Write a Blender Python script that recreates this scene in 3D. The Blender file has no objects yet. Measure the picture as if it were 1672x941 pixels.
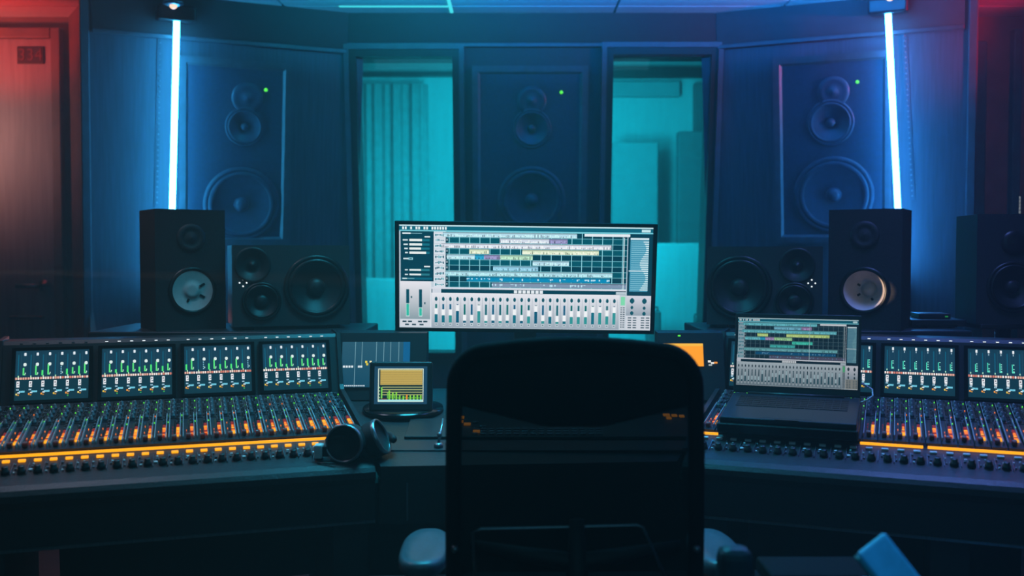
import bpy, bmesh, math, random
from mathutils import Vector, Matrix
random.seed(7)
HAZE = 0.036
sc = bpy.context.scene
COL = sc.collection
PI = math.pi
R = math.radians

# ------------------------------------------------------------------ camera and pixel helpers
W_, H_ = 1672.0, 941.0
CAM = Vector((0.0, 0.0, 1.30)); PITCH = R(2.0); LENS = 35.0
F = W_ * LENS / 36.0
def ray(px, py):
    x = (px - W_ / 2) / F; y = (H_ / 2 - py) / F
    c, s = math.cos(PITCH), math.sin(PITCH)
    return Vector((x, c + y * s, -s + y * c))
def atY(px, py, Y):
    d = ray(px, py); return CAM + d * (Y / d.y)
def atZ(px, py, Z):
    d = ray(px, py); return CAM + d * ((Z - CAM.z) / d.z)
def onplane(px, py, p0, n):
    d = ray(px, py); return CAM + d * ((p0 - CAM).dot(n) / d.dot(n))

cam = bpy.data.cameras.new('camera'); camo = bpy.data.objects.new('camera', cam); COL.objects.link(camo)
camo.location = CAM; camo.rotation_euler = (PI / 2 - PITCH, 0, 0)
cam.lens = LENS; cam.sensor_width = 36.0; cam.sensor_fit = 'HORIZONTAL'
cam.dof.use_dof = True; cam.dof.focus_distance = 2.95; cam.dof.aperture_fstop = 2.4
cam.clip_start = 0.05; cam.clip_end = 60
sc.camera = camo

# ------------------------------------------------------------------ colour and materials
def lin(c):
    c = c / 255.0
    return c / 12.92 if c <= 0.04045 else ((c + 0.055) / 1.055) ** 2.4
def S(r, g, b, k=1.0): return (lin(r) * k, lin(g) * k, lin(b) * k, 1.0)

def mat(name, rgb, rough=0.5, metal=0.0, var=0.15, scale=30.0, bump=0.0, stretch=None, spec=0.5):
    m = bpy.data.materials.new(name); m.use_nodes = True
    nt = m.node_tree; b = nt.nodes['Principled BSDF']
    b.inputs['Roughness'].default_value = rough; b.inputs['Metallic'].default_value = metal
    b.inputs['Specular IOR Level'].default_value = spec
    tc = nt.nodes.new('ShaderNodeTexCoord'); mp = nt.nodes.new('ShaderNodeMapping')
    if stretch: mp.inputs['Scale'].default_value = stretch
    nz = nt.nodes.new('ShaderNodeTexNoise'); nz.inputs['Scale'].default_value = scale
    nz.inputs['Detail'].default_value = 4
    nt.links.new(tc.outputs['Object'], mp.inputs['Vector']); nt.links.new(mp.outputs['Vector'], nz.inputs['Vector'])
    rp = nt.nodes.new('ShaderNodeValToRGB'); c = S(*rgb)
    rp.color_ramp.elements[0].position = 0.3; rp.color_ramp.elements[1].position = 0.7
    rp.color_ramp.elements[0].color = tuple(v * (1 - var) for v in c[:3]) + (1,)
    rp.color_ramp.elements[1].color = tuple(min(1, v * (1 + var)) for v in c[:3]) + (1,)
    nt.links.new(nz.outputs['Fac'], rp.inputs['Fac']); nt.links.new(rp.outputs['Color'], b.inputs['Base Color'])
    if bump > 0:
        bp = nt.nodes.new('ShaderNodeBump'); bp.inputs['Strength'].default_value = bump; bp.inputs['Distance'].default_value = 0.004
        nt.links.new(nz.outputs['Fac'], bp.inputs['Height']); nt.links.new(bp.outputs['Normal'], b.inputs['Normal'])
    return m
def emit(name, rgb, k=1.0):
    m = bpy.data.materials.new(name); m.use_nodes = True; nt = m.node_tree
    b = nt.nodes['Principled BSDF']
    b.inputs['Base Color'].default_value = (0.02, 0.02, 0.02, 1)
    b.inputs['Emission Color'].default_value = S(*rgb); b.inputs['Emission Strength'].default_value = k
    b.inputs['Roughness'].default_value = 0.4
    return m
def screen_mat(name, k=1.0):
    m = bpy.data.materials.new(name); m.use_nodes = True; nt = m.node_tree
    b = nt.nodes['Principled BSDF']; b.inputs['Base Color'].default_value = (0.004, 0.006, 0.008, 1)
    b.inputs['Roughness'].default_value = 0.3
    at = nt.nodes.new('ShaderNodeAttribute'); at.attribute_name = 'Col'
    nt.links.new(at.outputs['Color'], b.inputs['Emission Color']); b.inputs['Emission Strength'].default_value = k
    return m

M = {}
M['black'] = mat('black plastic', (26, 28, 31), 0.42, bump=0.05, scale=300)
M['black_soft'] = mat('soft black', (22, 23, 26), 0.65, scale=200, bump=0.1)
M['dull_soft'] = mat('matte black', (20, 22, 25), 0.9, scale=200, bump=0.1, spec=.15)
M['dull'] = mat('dull black', (12, 13, 15), 0.8, spec=.2)
M['black_gloss'] = mat('gloss black', (14, 15, 17), 0.18)
M['console'] = mat('console paint', (34, 36, 40), 0.45, scale=250, bump=0.05)
M['armrest'] = mat('console leather', (40, 41, 44), 0.42, scale=160, bump=0.25)
M['strip'] = mat('strip plate', (36, 40, 46), 0.4, scale=120)
M['alu'] = mat('brushed aluminium', (150, 154, 160), 0.32, metal=0.9, stretch=(40, 1, 1), scale=8)
M['rail'] = mat('pale glint rail', (176, 180, 188), 0.35, metal=0.3)  # pale tone of the metal edges stands in for light reflected on them
M['frame_paint'] = mat('frame paint', (70, 80, 90), 0.35)
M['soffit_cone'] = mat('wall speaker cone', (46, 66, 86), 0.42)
M['grey'] = mat('grey plastic', (96, 100, 108), 0.45)
M['pale'] = mat('pale plastic', (222, 216, 216), 0.5)
M['red_cap'] = mat('red fader cap', (120, 34, 28), 0.4)
M['wood'] = mat('dark stained panel', (66, 78, 92), 0.6, var=0.22, scale=6, stretch=(14, 14, 0.8), bump=0.08)
M['wall'] = mat('dark fabric wall', (52, 60, 68), 0.8, var=0.12, scale=90, bump=0.1)
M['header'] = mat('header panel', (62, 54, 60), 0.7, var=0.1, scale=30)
M['header_shaded'] = mat('shaded header panel', (40, 34, 38), 0.7, var=0.1, scale=30)  # darker copy of header; less light on left and centre put into its colour
M['trim'] = mat('painted trim', (72, 80, 90), 0.35, scale=20)
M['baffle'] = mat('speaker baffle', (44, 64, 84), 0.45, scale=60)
M['cone'] = mat('black cone', (30, 31, 34), 0.45)
M['rubber'] = mat('rubber surround', (20, 21, 23), 0.35)
M['spk_black'] = mat('speaker vinyl', (44, 44, 48), 0.55, scale=180, bump=0.15)
M['spk_grey'] = mat('speaker metal grey', (50, 52, 56), 0.5, scale=200, bump=0.05)
M['white_cone'] = mat('white paper cone', (214, 208, 206), 0.75, scale=60, var=0.05)
M['ceil'] = mat('ceiling tile', (190, 194, 200), 0.7, var=0.06, scale=40)
M['door'] = mat('door veneer', (140, 122, 126), 0.5, var=0.15, scale=5, stretch=(10, 10, .7))
M['casing'] = mat('door casing', (120, 92, 90), 0.5, scale=12)
M['floor'] = mat('dark oak floor', (70, 50, 44), 0.4, var=0.35, scale=3, stretch=(1, 9, 1), bump=0.05)
M['live'] = mat('live room wall', (182, 190, 190), 0.8, var=0.08, scale=5, stretch=(6, 6, .4))
M['live_dark'] = mat('live room panel', (96, 104, 106), 0.85, var=0.1, scale=10)
M['live_mid'] = mat('live room fabric', (146, 154, 156), 0.85, var=0.06, scale=12)
M['curtain'] = mat('curtain cloth', (170, 178, 178), 0.9, var=0.1, scale=20)
M['shelf'] = mat('shelf laminate', (48, 50, 56), 0.35, scale=40)
M['arm_pad'] = mat('armrest pad', (78, 96, 104), 0.32, scale=120, bump=0.05)
M['teal_pad'] = mat('teal vinyl', (40, 66, 76), 0.5, scale=80, bump=0.08)
M['blue_gloss'] = mat('blue glossy shell', (120, 196, 232), 0.35)
M['cable_w'] = mat('white cable', (180, 184, 190), 0.5)
M['laptop'] = mat('space grey metal', (62, 64, 70), 0.38, metal=0.6, scale=300)
M['key'] = mat('key black', (14, 14, 16), 0.5)
M['teal_trim'] = mat('teal painted panel', (40, 110, 116), 0.6, scale=20)
M['plate'] = mat('sign plate', (52, 28, 32), 0.5)
M['amber'] = emit('amber lamp', (255, 165, 18), 1.35)
M['amber_dim'] = emit('amber dim', (225, 110, 15), 1.0)
M['orange'] = emit('orange segment', (255, 120, 10), 1.2)
M['redseg'] = emit('red segment', (170, 34, 18), 0.6)
M['green_led'] = emit('green led', (90, 235, 60), 1.4)
M['green_dim'] = emit('dim green led', (40, 150, 70), 0.7)
M['white_led'] = emit('white led', (235, 245, 250), 1.2)
M['orange_disp'] = emit('orange display', (255, 160, 20), 1.2)
M['tube'] = emit('cyan tube light', (56, 182, 255), 50.0)
M['tube_blue'] = emit('blue tube light', (56, 158, 255), 50.0)
M['cyan_strip'] = emit('cyan strip light', (70, 225, 235), 1.1)
M['downlight'] = emit('warm downlight', (255, 215, 190), 1.3)
M['live_lamp'] = emit('live room lamp', (90, 240, 250), 6.0)
M['screen'] = screen_mat('screen pixels', 1.0)
M['screen_lap'] = screen_mat('laptop screen pixels', 1.0)
# glass
g = bpy.data.materials.new('window glass'); g.use_nodes = True; nt = g.node_tree; nt.nodes.clear()
o_ = nt.nodes.new('ShaderNodeOutputMaterial'); mx = nt.nodes.new('ShaderNodeMixShader')
tr = nt.nodes.new('ShaderNodeBsdfTransparent'); tr.inputs['Color'].default_value = (0.9, 0.96, 0.96, 1)
gl = nt.nodes.new('ShaderNodeBsdfGlossy'); gl.inputs['Roughness'].default_value = 0.02
mx.inputs['Fac'].default_value = 0.06
nt.links.new(tr.outputs[0], mx.inputs[1]); nt.links.new(gl.outputs[0], mx.inputs[2]); nt.links.new(mx.outputs[0], o_.inputs[0])
M['glass'] = g
# chair mesh fabric: an open weave
g = bpy.data.materials.new('open mesh fabric'); g.use_nodes = True; nt = g.node_tree
b = nt.nodes['Principled BSDF']; b.inputs['Base Color'].default_value = S(16, 17, 19); b.inputs['Roughness'].default_value = 0.8
b.inputs['Alpha'].default_value = 0.75
M['mesh_fabric'] = g

# ------------------------------------------------------------------ mesh helpers
class MB:
    def __init__(s): s.v = []; s.f = []; s.mi = []; s.sm = []
    def add(s, verts, faces, mi=0, smooth=False):
        o = len(s.v); s.v += [tuple(v) for v in verts]
        for f in faces: s.f.append([i + o for i in f]); s.mi.append(mi); s.sm.append(smooth)
        return s
    def box(s, c, d, mi=0, rot=None, bev=0.0):
        if bev > 0:
            bm = bmesh.new(); bmesh.ops.create_cube(bm, size=1.0)
            for v in bm.verts: v.co = Vector((v.co.x * d[0], v.co.y * d[1], v.co.z * d[2]))
            bmesh.ops.bevel(bm, geom=bm.edges[:], offset=bev, segments=3, affect='EDGES', profile=0.5)
            s._take(bm, c, rot, mi); return s
        x, y, z = d[0] / 2, d[1] / 2, d[2] / 2
        vs = [Vector(p) for p in [(-x, -y, -z), (x, -y, -z), (x, y, -z), (-x, y, -z), (-x, -y, z), (x, -y, z), (x, y, z), (-x, y, z)]]
        if rot is not None: vs = [rot @ v for v in vs]
        vs = [v + Vector(c) for v in vs]
        return s.add(vs, [(0, 3, 2, 1), (4, 5, 6, 7), (0, 1, 5, 4), (1, 2, 6, 5), (2, 3, 7, 6), (3, 0, 4, 7)], mi)
    def _take(s, bm, c, rot, mi, smooth=False):
        bm.verts.ensure_lookup_table(); bm.verts.index_update()
        vs = [(rot @ v.co if rot is not None else v.co.copy()) + Vector(c) for v in bm.verts]
        s.add(vs, [[v.index for v in f.verts] for f in bm.faces], mi, smooth); bm.free()
    def bb(s, lo, hi, mi=0, bev=0.0):
        return s.box([(a + b) / 2 for a, b in zip(lo, hi)], [b - a for a, b in zip(lo, hi)], mi, None, bev)
    def open_box(s, lo, hi, mi=0):
        # a box without its front (-y) face
        (x0, y0, z0), (x1, y1, z1) = lo, hi
        return s.add([(x0, y0, z0), (x1, y0, z0), (x1, y1, z0), (x0, y1, z0), (x0, y0, z1), (x1, y0, z1), (x1, y1, z1), (x0, y1, z1)],
                     [(0, 3, 2, 1), (4, 5, 6, 7), (1, 2, 6, 5), (2, 3, 7, 6), (3, 0, 4, 7)], mi)
    def holed(s, x0, x1, z0, z1, y, holes, mi=0, n=36):
        # flat panel facing -y with round openings (x, z, r)
        bm = bmesh.new()
        def loop(pts):
            vs = [bm.verts.new(p) for p in pts]
            for i in range(len(vs)): bm.edges.new((vs[i], vs[(i + 1) % len(vs)]))
        loop([(x0, y, z0), (x1, y, z0), (x1, y, z1), (x0, y, z1)])
        for (hx, hz, r) in holes: loop([(hx + r * math.cos(2 * PI * k / n), y, hz + r * math.sin(2 * PI * k / n)) for k in range(n)])
        bmesh.ops.triangle_fill(bm, use_beauty=True, use_dissolve=False, edges=bm.edges[:], normal=(0, -1, 0))
        s._take(bm, (0, 0, 0), None, mi); return s
    def lathe(s, prof, c=(0, 0, 0), axis='z', n=32, mi=0, smooth=True, rot=None, cap=None):
        # prof: (radius, height) pairs along the axis
        vs = []; fs = []
        for (r, h) in prof:
            for k in range(n):
                a = 2 * PI * k / n
                if axis == 'z': p = Vector((r * math.cos(a), r * math.sin(a), h))
                elif axis == 'y': p = Vector((r * math.cos(a), h, r * math.sin(a)))
                else: p = Vector((h, r * math.cos(a), r * math.sin(a)))
                if rot is not None: p = rot @ p
                vs.append(p + Vector(c))
        for i in range(len(prof) - 1):
            for k in range(n):
                fs.append((i * n + k, i * n + (k + 1) % n, (i + 1) * n + (k + 1) % n, (i + 1) * n + k))
        if cap is None: cap = axis != 'y'
        if cap and prof[0][0] > 1e-6: fs.append(tuple(range(n)))
        if cap and prof[-1][0] > 1e-6: fs.append(tuple(range((len(prof) - 1) * n, len(prof) * n)))
        return s.add(vs, fs, mi, smooth)
    def prism(s, poly, vec, mi=0):
        n = len(poly); vec = Vector(vec)
        a = [Vector(p) for p in poly]; b = [p + vec for p in a]
        return s.add(a + b, [tuple(range(n)), tuple(range(2 * n - 1, n - 1, -1))] + [(i, i + n, (i + 1) % n + n, (i + 1) % n) for i in range(n)], mi)
    def tube(s, pts, r, n=8, mi=0, closed=False, rx=None):
        pts = [Vector(p) for p in pts]; N = len(pts); vs = []; fs = []
        up = None
        for i, p in enumerate(pts):
            a = pts[(i - 1) % N] if (closed or i > 0) else p
            b = pts[(i + 1) % N] if (closed or i < N - 1) else p
            t = (b - a).normalized()
            if up is None:
                up = t.orthogonal().normalized()
            up = (up - t * up.dot(t)).normalized(); sd = t.cross(up)
            rr = r[i] if isinstance(r, (list, tuple)) else r
            for k in range(n):
                an = 2 * PI * k / n; vs.append(p + up * (rr * math.cos(an)) + sd * (rr * math.sin(an)))
        m = N if closed else N - 1
        for i in range(m):
            j = (i + 1) % N
            for k in range(n): fs.append((i * n + k, i * n + (k + 1) % n, j * n + (k + 1) % n, j * n + k))
        if not closed: fs += [tuple(range(n - 1, -1, -1)), tuple(range((N - 1) * n, N * n))]
        return s.add(vs, fs, mi, True)
    def mesh(s, name, mats):
        me = bpy.data.meshes.new(name); me.from_pydata(s.v, [], s.f)
        bm = bmesh.new(); bm.from_mesh(me); bmesh.ops.recalc_face_normals(bm, faces=bm.faces[:]); bm.to_mesh(me); bm.free()
        for m in (mats if isinstance(mats, (list, tuple)) else [mats]): me.materials.append(M[m] if isinstance(m, str) else m)
        for i, p in enumerate(me.polygons): p.material_index = s.mi[i]; p.use_smooth = s.sm[i]
        return me

def link(name, me, parent=None, loc=None, rot=None, mtx=None):
    o = bpy.data.objects.new(name, me); COL.objects.link(o)
    if parent is not None: o.parent = parent
    if mtx is not None: o.matrix_local = mtx
    if loc is not None: o.location = loc
    if rot is not None: o.rotation_euler = rot
    return o
def obj(name, mb, mats, parent=None, loc=None, rot=None, mtx=None):
    return link(name, mb.mesh(name, mats), parent, loc, rot, mtx)
def tag(o, label=None, cat=None, group=None, kind=None):
    if label: o['label'] = label
    if cat: o['category'] = cat
    if group: o['group'] = group
    if kind: o['kind'] = kind
    return o
def thing(name, label, cat, loc=(0, 0, 0), rotz=0.0, group=None, mtx=None):
    o = bpy.data.objects.new(name, None); COL.objects.link(o); o.empty_display_size = 0.1
    if mtx is not None: o.matrix_world = mtx
    else: o.location = loc; o.rotation_euler = (0, 0, rotz)
    return tag(o, label, cat, group)
def struct(name, mb, mats, label, cat, mtx=None):
    return tag(obj(name, mb, mats, mtx=mtx), label, cat, kind='structure')

class Scr:
    """a lit screen: coloured rectangles in fractions of its width and height, y downwards; it faces -y"""
    def __init__(s, w, h): s.w, s.h, s.q = w, h, []
    def r(s, x0, y0, x1, y1, c, L=1, k=1.0): s.q.append((x0, y0, x1, y1, c, L, k))
    def mesh(s, name, m):
        vs = []; fs = []; cols = []
        for (x0, y0, x1, y1, c, L, k) in s.q:
            o = len(vs); yy = -L * 0.00025
            c2 = None
            if isinstance(c[0], tuple): c, c2 = c
            for (x, y) in ((x0, y1), (x1, y1), (x1, y0), (x0, y0)): vs.append(((x - .5) * s.w, yy, (.5 - y) * s.h))
            fs.append((o, o + 1, o + 2, o + 3)); a = S(*c, k); b2 = S(*(c2 or c), k)
            cols += [b2, b2, a, a]
        me = bpy.data.meshes.new(name); me.from_pydata(vs, [], fs)
        ca = me.color_attributes.new('Col', 'FLOAT_COLOR', 'CORNER')
        for i, c in enumerate(cols): ca.data[i].color = c
        me.materials.append(M[m]); return me

# ------------------------------------------------------------------ room
CEIL = 2.5; T = R(8.0)
tt = math.tan(T)
def CY(Z): return 5.2 - (Z - 1.3) * tt
CP, CN = Vector((0, 5.2, 1.3)), Vector((0, -math.cos(T), -math.sin(T)))
mb = MB().bb((-4.2, 0.6, -0.05), (4.2, 9.2, 0.0)); struct('floor', mb, 'floor', 'dark oak floor under the mixing desk', 'floor')
# ceiling of separate tiles with seams
mb = MB(); mb.bb((-4.2, 2.2, CEIL + .012), (4.2, 5.6, CEIL + .08), 1)
xs = [-4.36 + .81 * k for k in range(12)]; xs = [-.30 + .81 * k for k in range(-5, 6)]; ys = [4.88 - .81 * k for k in range(-1, 5)][::-1]
for i in range(len(xs) - 1):
    for j in range(len(ys) - 1):
        y1 = ys[j + 1] - .006 if j < len(ys) - 2 else 5.5
        mb.bb((xs[i] + .006, ys[j] + .006, CEIL), (xs[i + 1] - .006, y1, CEIL + .02))
struct('ceiling', mb, ['ceil', 'black'], 'tiled ceiling washed in blue light', 'ceiling')
# front wall with two window openings
def wx(px, py): return onplane(px, py, CP, CN).x
def wz(py): return onplane(836, py, CP, CN).z
win = [(wx(580, 92), wx(740, 92), wz(577), wz(92)), (wx(1000, 89), wx(1162, 89), wz(577), wz(89))]
XL, XR = wx(566, 250), wx(1172, 250)
def cw(mb, x0, x1, z0, z1, y0=0.0, y1=.14, mi=0):
    a = [(x0, CY(z0) + y0, z0), (x1, CY(z0) + y0, z0), (x1, CY(z1) + y0, z1), (x0, CY(z1) + y0, z1)]
    mb.prism(a, (0, y1 - y0, 0), mi)
zb, zt = win[0][2], win[0][3]
mb = MB()
cw(mb, XL - .12, XR + .12, -.0, zb); cw(mb, XL - .12, XR + .12, zt, CEIL + .05)
cw(mb, XL - .12, win[0][0], zb, zt); cw(mb, win[0][1], win[1][0], zb, zt); cw(mb, win[1][1], XR + .12, zb, zt)
struct('wall_front', mb, 'wall', 'dark centre wall with two tall windows between the speakers', 'wall')
for i, (x0, x1, z0, z1) in enumerate(win):
    mb = MB(); t = .028
    for (a, b2, c, d) in ((x0 - .03, x0 + .004, z0 - .03, z1 + .03), (x1 - .004, x1 + .03, z0 - .03, z1 + .03), (x0, x1, z1 - .004, z1 + .03), (x0, x1, z0 - .03, z0 + .004)):
        cw(mb, a, b2, c, d, -.02, .16)
    w = struct('window_%d' % (i + 1), mb, 'black', ['narrow tall window left of the centre speaker, lit cyan', 'narrow tall window right of the centre speaker, lit teal'][i], 'window')
    mb = MB(); cw(mb, x0, x1, z0, z1, .05, .058); obj('pane', mb, 'glass', w)
    # outer casing trim
    mb = MB()
    for (a, b2, c, d) in ((x0 - .055, x0 - .03, z0 - .05, z1 + .055), (x1 + .03, x1 + .055, z0 - .05, z1 + .055), (x0 - .03, x1 + .03, z1 + .03, z1 + .055)):
        cw(mb, a, b2, c, d, -.03, .02)
    obj('casing', mb, 'trim', w)

# angled wings
def wing_frame(side):
    s = math.sin(R(24)); c = math.cos(R(24)); st, ct = math.sin(T), math.cos(T)
    if side < 0:
        x = Vector((c, s, 0)); y = Vector((-s * ct, c * ct, st)); p = Vector((XL, 5.2, 1.3))
    else:
        x = Vector((c, -s, 0)); y = Vector((s * ct, c * ct, st)); p = Vector((XR, 5.2, 1.3))
    z = x.cross(y)
    m = Matrix((x, y, z)).transposed().to_4x4(); m.translation = p
    return m
WL, WR = wing_frame(-1), wing_frame(1)
WC = Matrix(((1, 0, 0), (0, math.cos(T), -math.sin(T)), (0, math.sin(T), math.cos(T)))).to_4x4(); WC.translation = CP
def loc_on(mw, px, py):
    n = -Vector(mw.col[1][:3]); p = onplane(px, py, mw.translation, n); q = mw.inverted() @ p
    return q.x, q.z
wl_out = loc_on(WL, 148, 250)[0]; wr_out = loc_on(WR, 1578, 250)[0]
for (nm, mw, xa, xb, lab) in (('wall_left', WL, wl_out, .04, 'angled left wall panel carrying a big speaker and light tube'), ('wall_right', WR, -.04, wr_out, 'angled right wall panel carrying a big speaker and light tube')):
    mb = MB(); mb.bb((xa, 0, -1.45), (xb, .25, 1.4))
    struct(nm, mb, 'wood', lab, 'wall', mtx=mw)
# header bands (run above the trim line)
k = 0
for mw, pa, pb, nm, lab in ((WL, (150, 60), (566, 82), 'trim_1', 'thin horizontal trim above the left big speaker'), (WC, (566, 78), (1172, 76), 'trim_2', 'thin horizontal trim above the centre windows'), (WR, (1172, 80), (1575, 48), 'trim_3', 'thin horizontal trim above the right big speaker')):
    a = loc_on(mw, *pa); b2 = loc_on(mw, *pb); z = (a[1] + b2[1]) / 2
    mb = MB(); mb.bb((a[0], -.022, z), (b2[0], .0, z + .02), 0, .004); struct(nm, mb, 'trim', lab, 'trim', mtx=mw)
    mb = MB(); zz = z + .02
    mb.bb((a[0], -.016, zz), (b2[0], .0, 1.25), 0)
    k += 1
    struct('wall_header_%s' % ['left', 'center', 'right'][k - 1], mb, 'header' if k == 3 else 'header_shaded', ['dark header band over the left angled wall', 'dark header band over the centre wall', 'dark reddish header band over the right angled wall'][k - 1], 'wall', mtx=mw)
# end cap edges of the wings
for i, (mw, x, lab) in enumerate(((WL, wl_out, 'vertical corner strip at the outer end of the left wall'), (WR, wr_out, 'vertical corner strip at the outer end of the right wall'))):
    mb = MB(); sx = -1 if i == 0 else 1
    mb.bb((min(x, x + sx * .04), -.012, -1.45), (max(x, x + sx * .04), .26, 1.4), 0, .006)
    struct('trim_%d' % (4 + i), mb, 'trim', lab, 'trim', mtx=mw)

# left recess with door
YD = 5.1
out_l = WL @ Vector((wl_out, 0, 0))
xr = atY(115, 250, YD).x
mb = MB(); mb.bb((-4.2, YD, 0), (xr + .02, YD + .1, CEIL + .05))
mb.prism([(xr, YD, 0), (out_l.x - .02, out_l.y + .02, 0), (out_l.x + .05, out_l.y + .2, 0), (xr + .1, YD + .1, 0)], (0, 0, CEIL + .05))
struct('wall_back_left', mb, 'casing', 'recessed wall around the door at far left', 'wall')
dz = atY(40, 65, YD).z; dx1 = atY(92, 250, YD).x
dt = tag(bpy.data.objects.new('door_1', None), 'wooden door at far left under red light', 'door', kind='structure'); COL.objects.link(dt); dt.location = (0, YD, 0)
mb = MB(); mb.bb((dx1 - .95, -.035, .0), (dx1, 0.0, dz), 0, .006); obj('door_leaf', mb, 'door', dt)
mb = MB(); cw1 = atY(107, 250, YD).x; cw2 = atY(40, 48, YD).z
mb.bb((dx1, -.05, 0), (cw1, 0, cw2), 0, .006); mb.bb((dx1 - 1.05, -.05, dz), (dx1 - .0005, 0, cw2), 0, .006); obj('door_frame', mb, 'casing', dt)
hz = atY(78, 466, YD); mb = MB(); mb.lathe([(.03, 0), (.03, -.01), (.012, -.012), (.012, -.05)], (0, 0, 0), 'y', 20); mb.tube([(0, -.05, 0), (-.05, -.055, 0), (-.12, -.052, 0)], .011)
obj('door_handle', mb, 'alu', dt, loc=(hz.x, -.035, hz.z))
a = atY(27, 517, YD); b2 = atY(82, 517, YD); mb = MB(); mb.bb((a.x, -.085, a.z - .008), (b2.x, -.06, a.z + .008), 0, .005); mb.bb((a.x + .01, -.06, a.z - .006), (a.x + .03, -.034, a.z + .006)); mb.bb((b2.x - .03, -.06, a.z - .006), (b2.x - .01, -.034, a.z + .006))
obj('push_rail', mb, 'alu', dt)
# door sign
a = atY(35, 107, YD); b2 = atY(78, 79, YD)
sg = thing('door_sign', 'small dark sign plate with red number on the door at far left', 'sign', (0, 0, 0), mtx=Matrix.Translation((0, YD - .036, 0)))
mb = MB(); mb.bb((a.x, -.008, a.z), (b2.x, 0, b2.z), 0, .003); obj('plate', mb, 'plate', sg)
def text_mesh(txt, size, name, m, depth=.002):
    cu = bpy.data.curves.new('t', 'FONT'); cu.body = txt; cu.size = size; cu.extrude = depth; cu.align_x = 'CENTER'; cu.align_y = 'CENTER'
    ob = bpy.data.objects.new('t', cu); COL.objects.link(ob); dg = bpy.context.evaluated_depsgraph_get()
    me = bpy.data.meshes.new_from_object(ob.evaluated_get(dg)); me.name = name
    bpy.data.objects.remove(ob); bpy.data.curves.remove(cu); me.materials.clear(); me.materials.append(M[m]); return me
M['sign_red'] = mat('sign red ink', (104, 48, 46), 0.6)
link('lettering', text_mesh('334', .085, 'lettering', 'sign_red'), sg, loc=((a.x + b2.x) / 2, -.0095, (a.z + b2.z) / 2), rot=(PI / 2, 0, 0))

# right recess
out_r = WR @ Vector((wr_out, 0, 0))
mb = MB(); mb.bb((out_r.x - .2, YD, 0), (4.2, YD + .1, CEIL + .05))
struct('wall_back_right', mb, 'casing', 'recessed dark red wall at far right', 'wall')
for i, (p0, p1, lab) in enumerate(((1585, 1607, 'first teal vertical panel beyond the right angled wall'), (1650, 1664, 'second teal vertical panel at the right edge'))):
    x0, x1 = atY(p0, 250, YD - .03).x, atY(p1, 250, YD - .03).x
    zt2 = atY(1600, [70, 50][i], YD).z
    mb = MB(); mb.bb((x0, YD - .05, 0), (x1, YD, zt2), 0, .008); struct('trim_%d' % (6 + i), mb, 'teal_trim', lab, 'trim')
p = atY(1666, 334, YD - .05)
pl = thing('patch_plate', 'small plate with glowing rows on the wall at the right edge', 'socket', (p.x, YD, p.z))
mb = MB(); mb.bb((-.022, -.016, -.05), (.022, 0, .05), 0, .004); obj('plate', mb, 'black', pl)
mb = MB()
for q in range(5): mb.bb((-.014, -.019, -.042 + q * .018), (.014, -.015, -.03 + q * .018))
obj('glow_row', mb, 'white_led', pl)  # rows given their own white glow to show as a bright detail

# ------------------------------------------------------------------ live room beyond the windows
LB = 8.0
mb = MB(); mb.bb((-3.2, LB, 0), (3.2, LB + .1, 2.9)); struct('wall_live_back', mb, 'live', 'pale back wall of the live room beyond the windows', 'wall')
mb = MB(); mb.bb((-3.2, 5.5, 2.78), (3.2, LB + .1, 2.86)); struct('ceiling_live', mb, 'live', 'pale ceiling of the live room', 'ceiling')
mb = MB(); mb.bb((-3.3, 5.6, 0), (-3.2, LB, 2.9)); struct('wall_live_left', mb, 'live', 'left side wall of the live room', 'wall')
mb = MB(); mb.bb((3.2, 5.6, 0), (3.3, LB, 2.9)); struct('wall_live_right', mb, 'live', 'right side wall of the live room', 'wall')
z1 = atY(660, 118, 7.9).z; z0 = atY(660, 125, 7.9).z
mb = MB(); mb.bb((-2.6, 7.86, z0), (.3, 7.94, z1), 0, .004); tag(obj('curtain_rail', mb, 'black'), 'dark curtain rail seen through the left window', 'rail')
mb = MB(); mb.bb((.4, 7.86, z0 - .01), (2.6, 7.94, z1 + .03), 0, .004); tag(obj('picture_rail', mb, 'black'), 'dark rail seen through the right window', 'rail')
# wavy curtain
mb = MB(); N = 140; x0, x1 = atY(560, 300, 7.9).x, atY(700, 300, 7.9).x
zc0, zc1 = .06, atY(660, 139, 7.9).z
vs = []; fs = []
for i in range(N + 1):
    x = x0 + (x1 - x0) * i / N; y = 7.84 + .014 * math.sin(i * .42) + .014 * math.sin(i * .19 + 1)
    vs += [(x, y, zc0), (x, y, zc1), (x, y + .012, zc0), (x, y + .012, zc1)]
for i in range(N):
    a = 4 * i; c = a + 4
    fs += [(a, c, c + 1, a + 1), (a + 2, a + 3, c + 3, c + 2), (a + 1, c + 1, c + 3, a + 3), (a, a + 2, c + 2, c)]
mb.add(vs, fs, 0, True); tag(obj('curtain', mb, 'curtain'), 'pale pleated curtain seen through the left window', 'curtain')
def gobo(px0, px1, py1, Y, m, lab, thick=.12, base=True, zlow=.06):
    x0, x1 = atY(px0, py1, Y).x, atY(px1, py1, Y).x; zt_ = atY(px0, py1, Y).z
    t = thing('acoustic_gobo', lab, 'acoustic panel', ((x0 + x1) / 2, Y, 0))
    w = x1 - x0
    mb = MB(); mb.bb((-w / 2, 0, zlow), (w / 2, thick, zt_), 0, .012); obj('padded_panel', mb, m, t)
    mb = MB()
    for sx in (-1, 1): mb.bb((sx * (w / 2 - .1) - .03, -.12, 0), (sx * (w / 2 - .1) + .03, thick + .12, .06), 0, .008)
    obj('foot', mb, 'black', t)
    return t
gobo(590, 770, 455, 6.6, 'live', 'low bright acoustic screen seen through the left window')
gobo(985, 1150, 397, 6.7, 'live', 'bright acoustic screen behind the right edge of the monitor')
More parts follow.
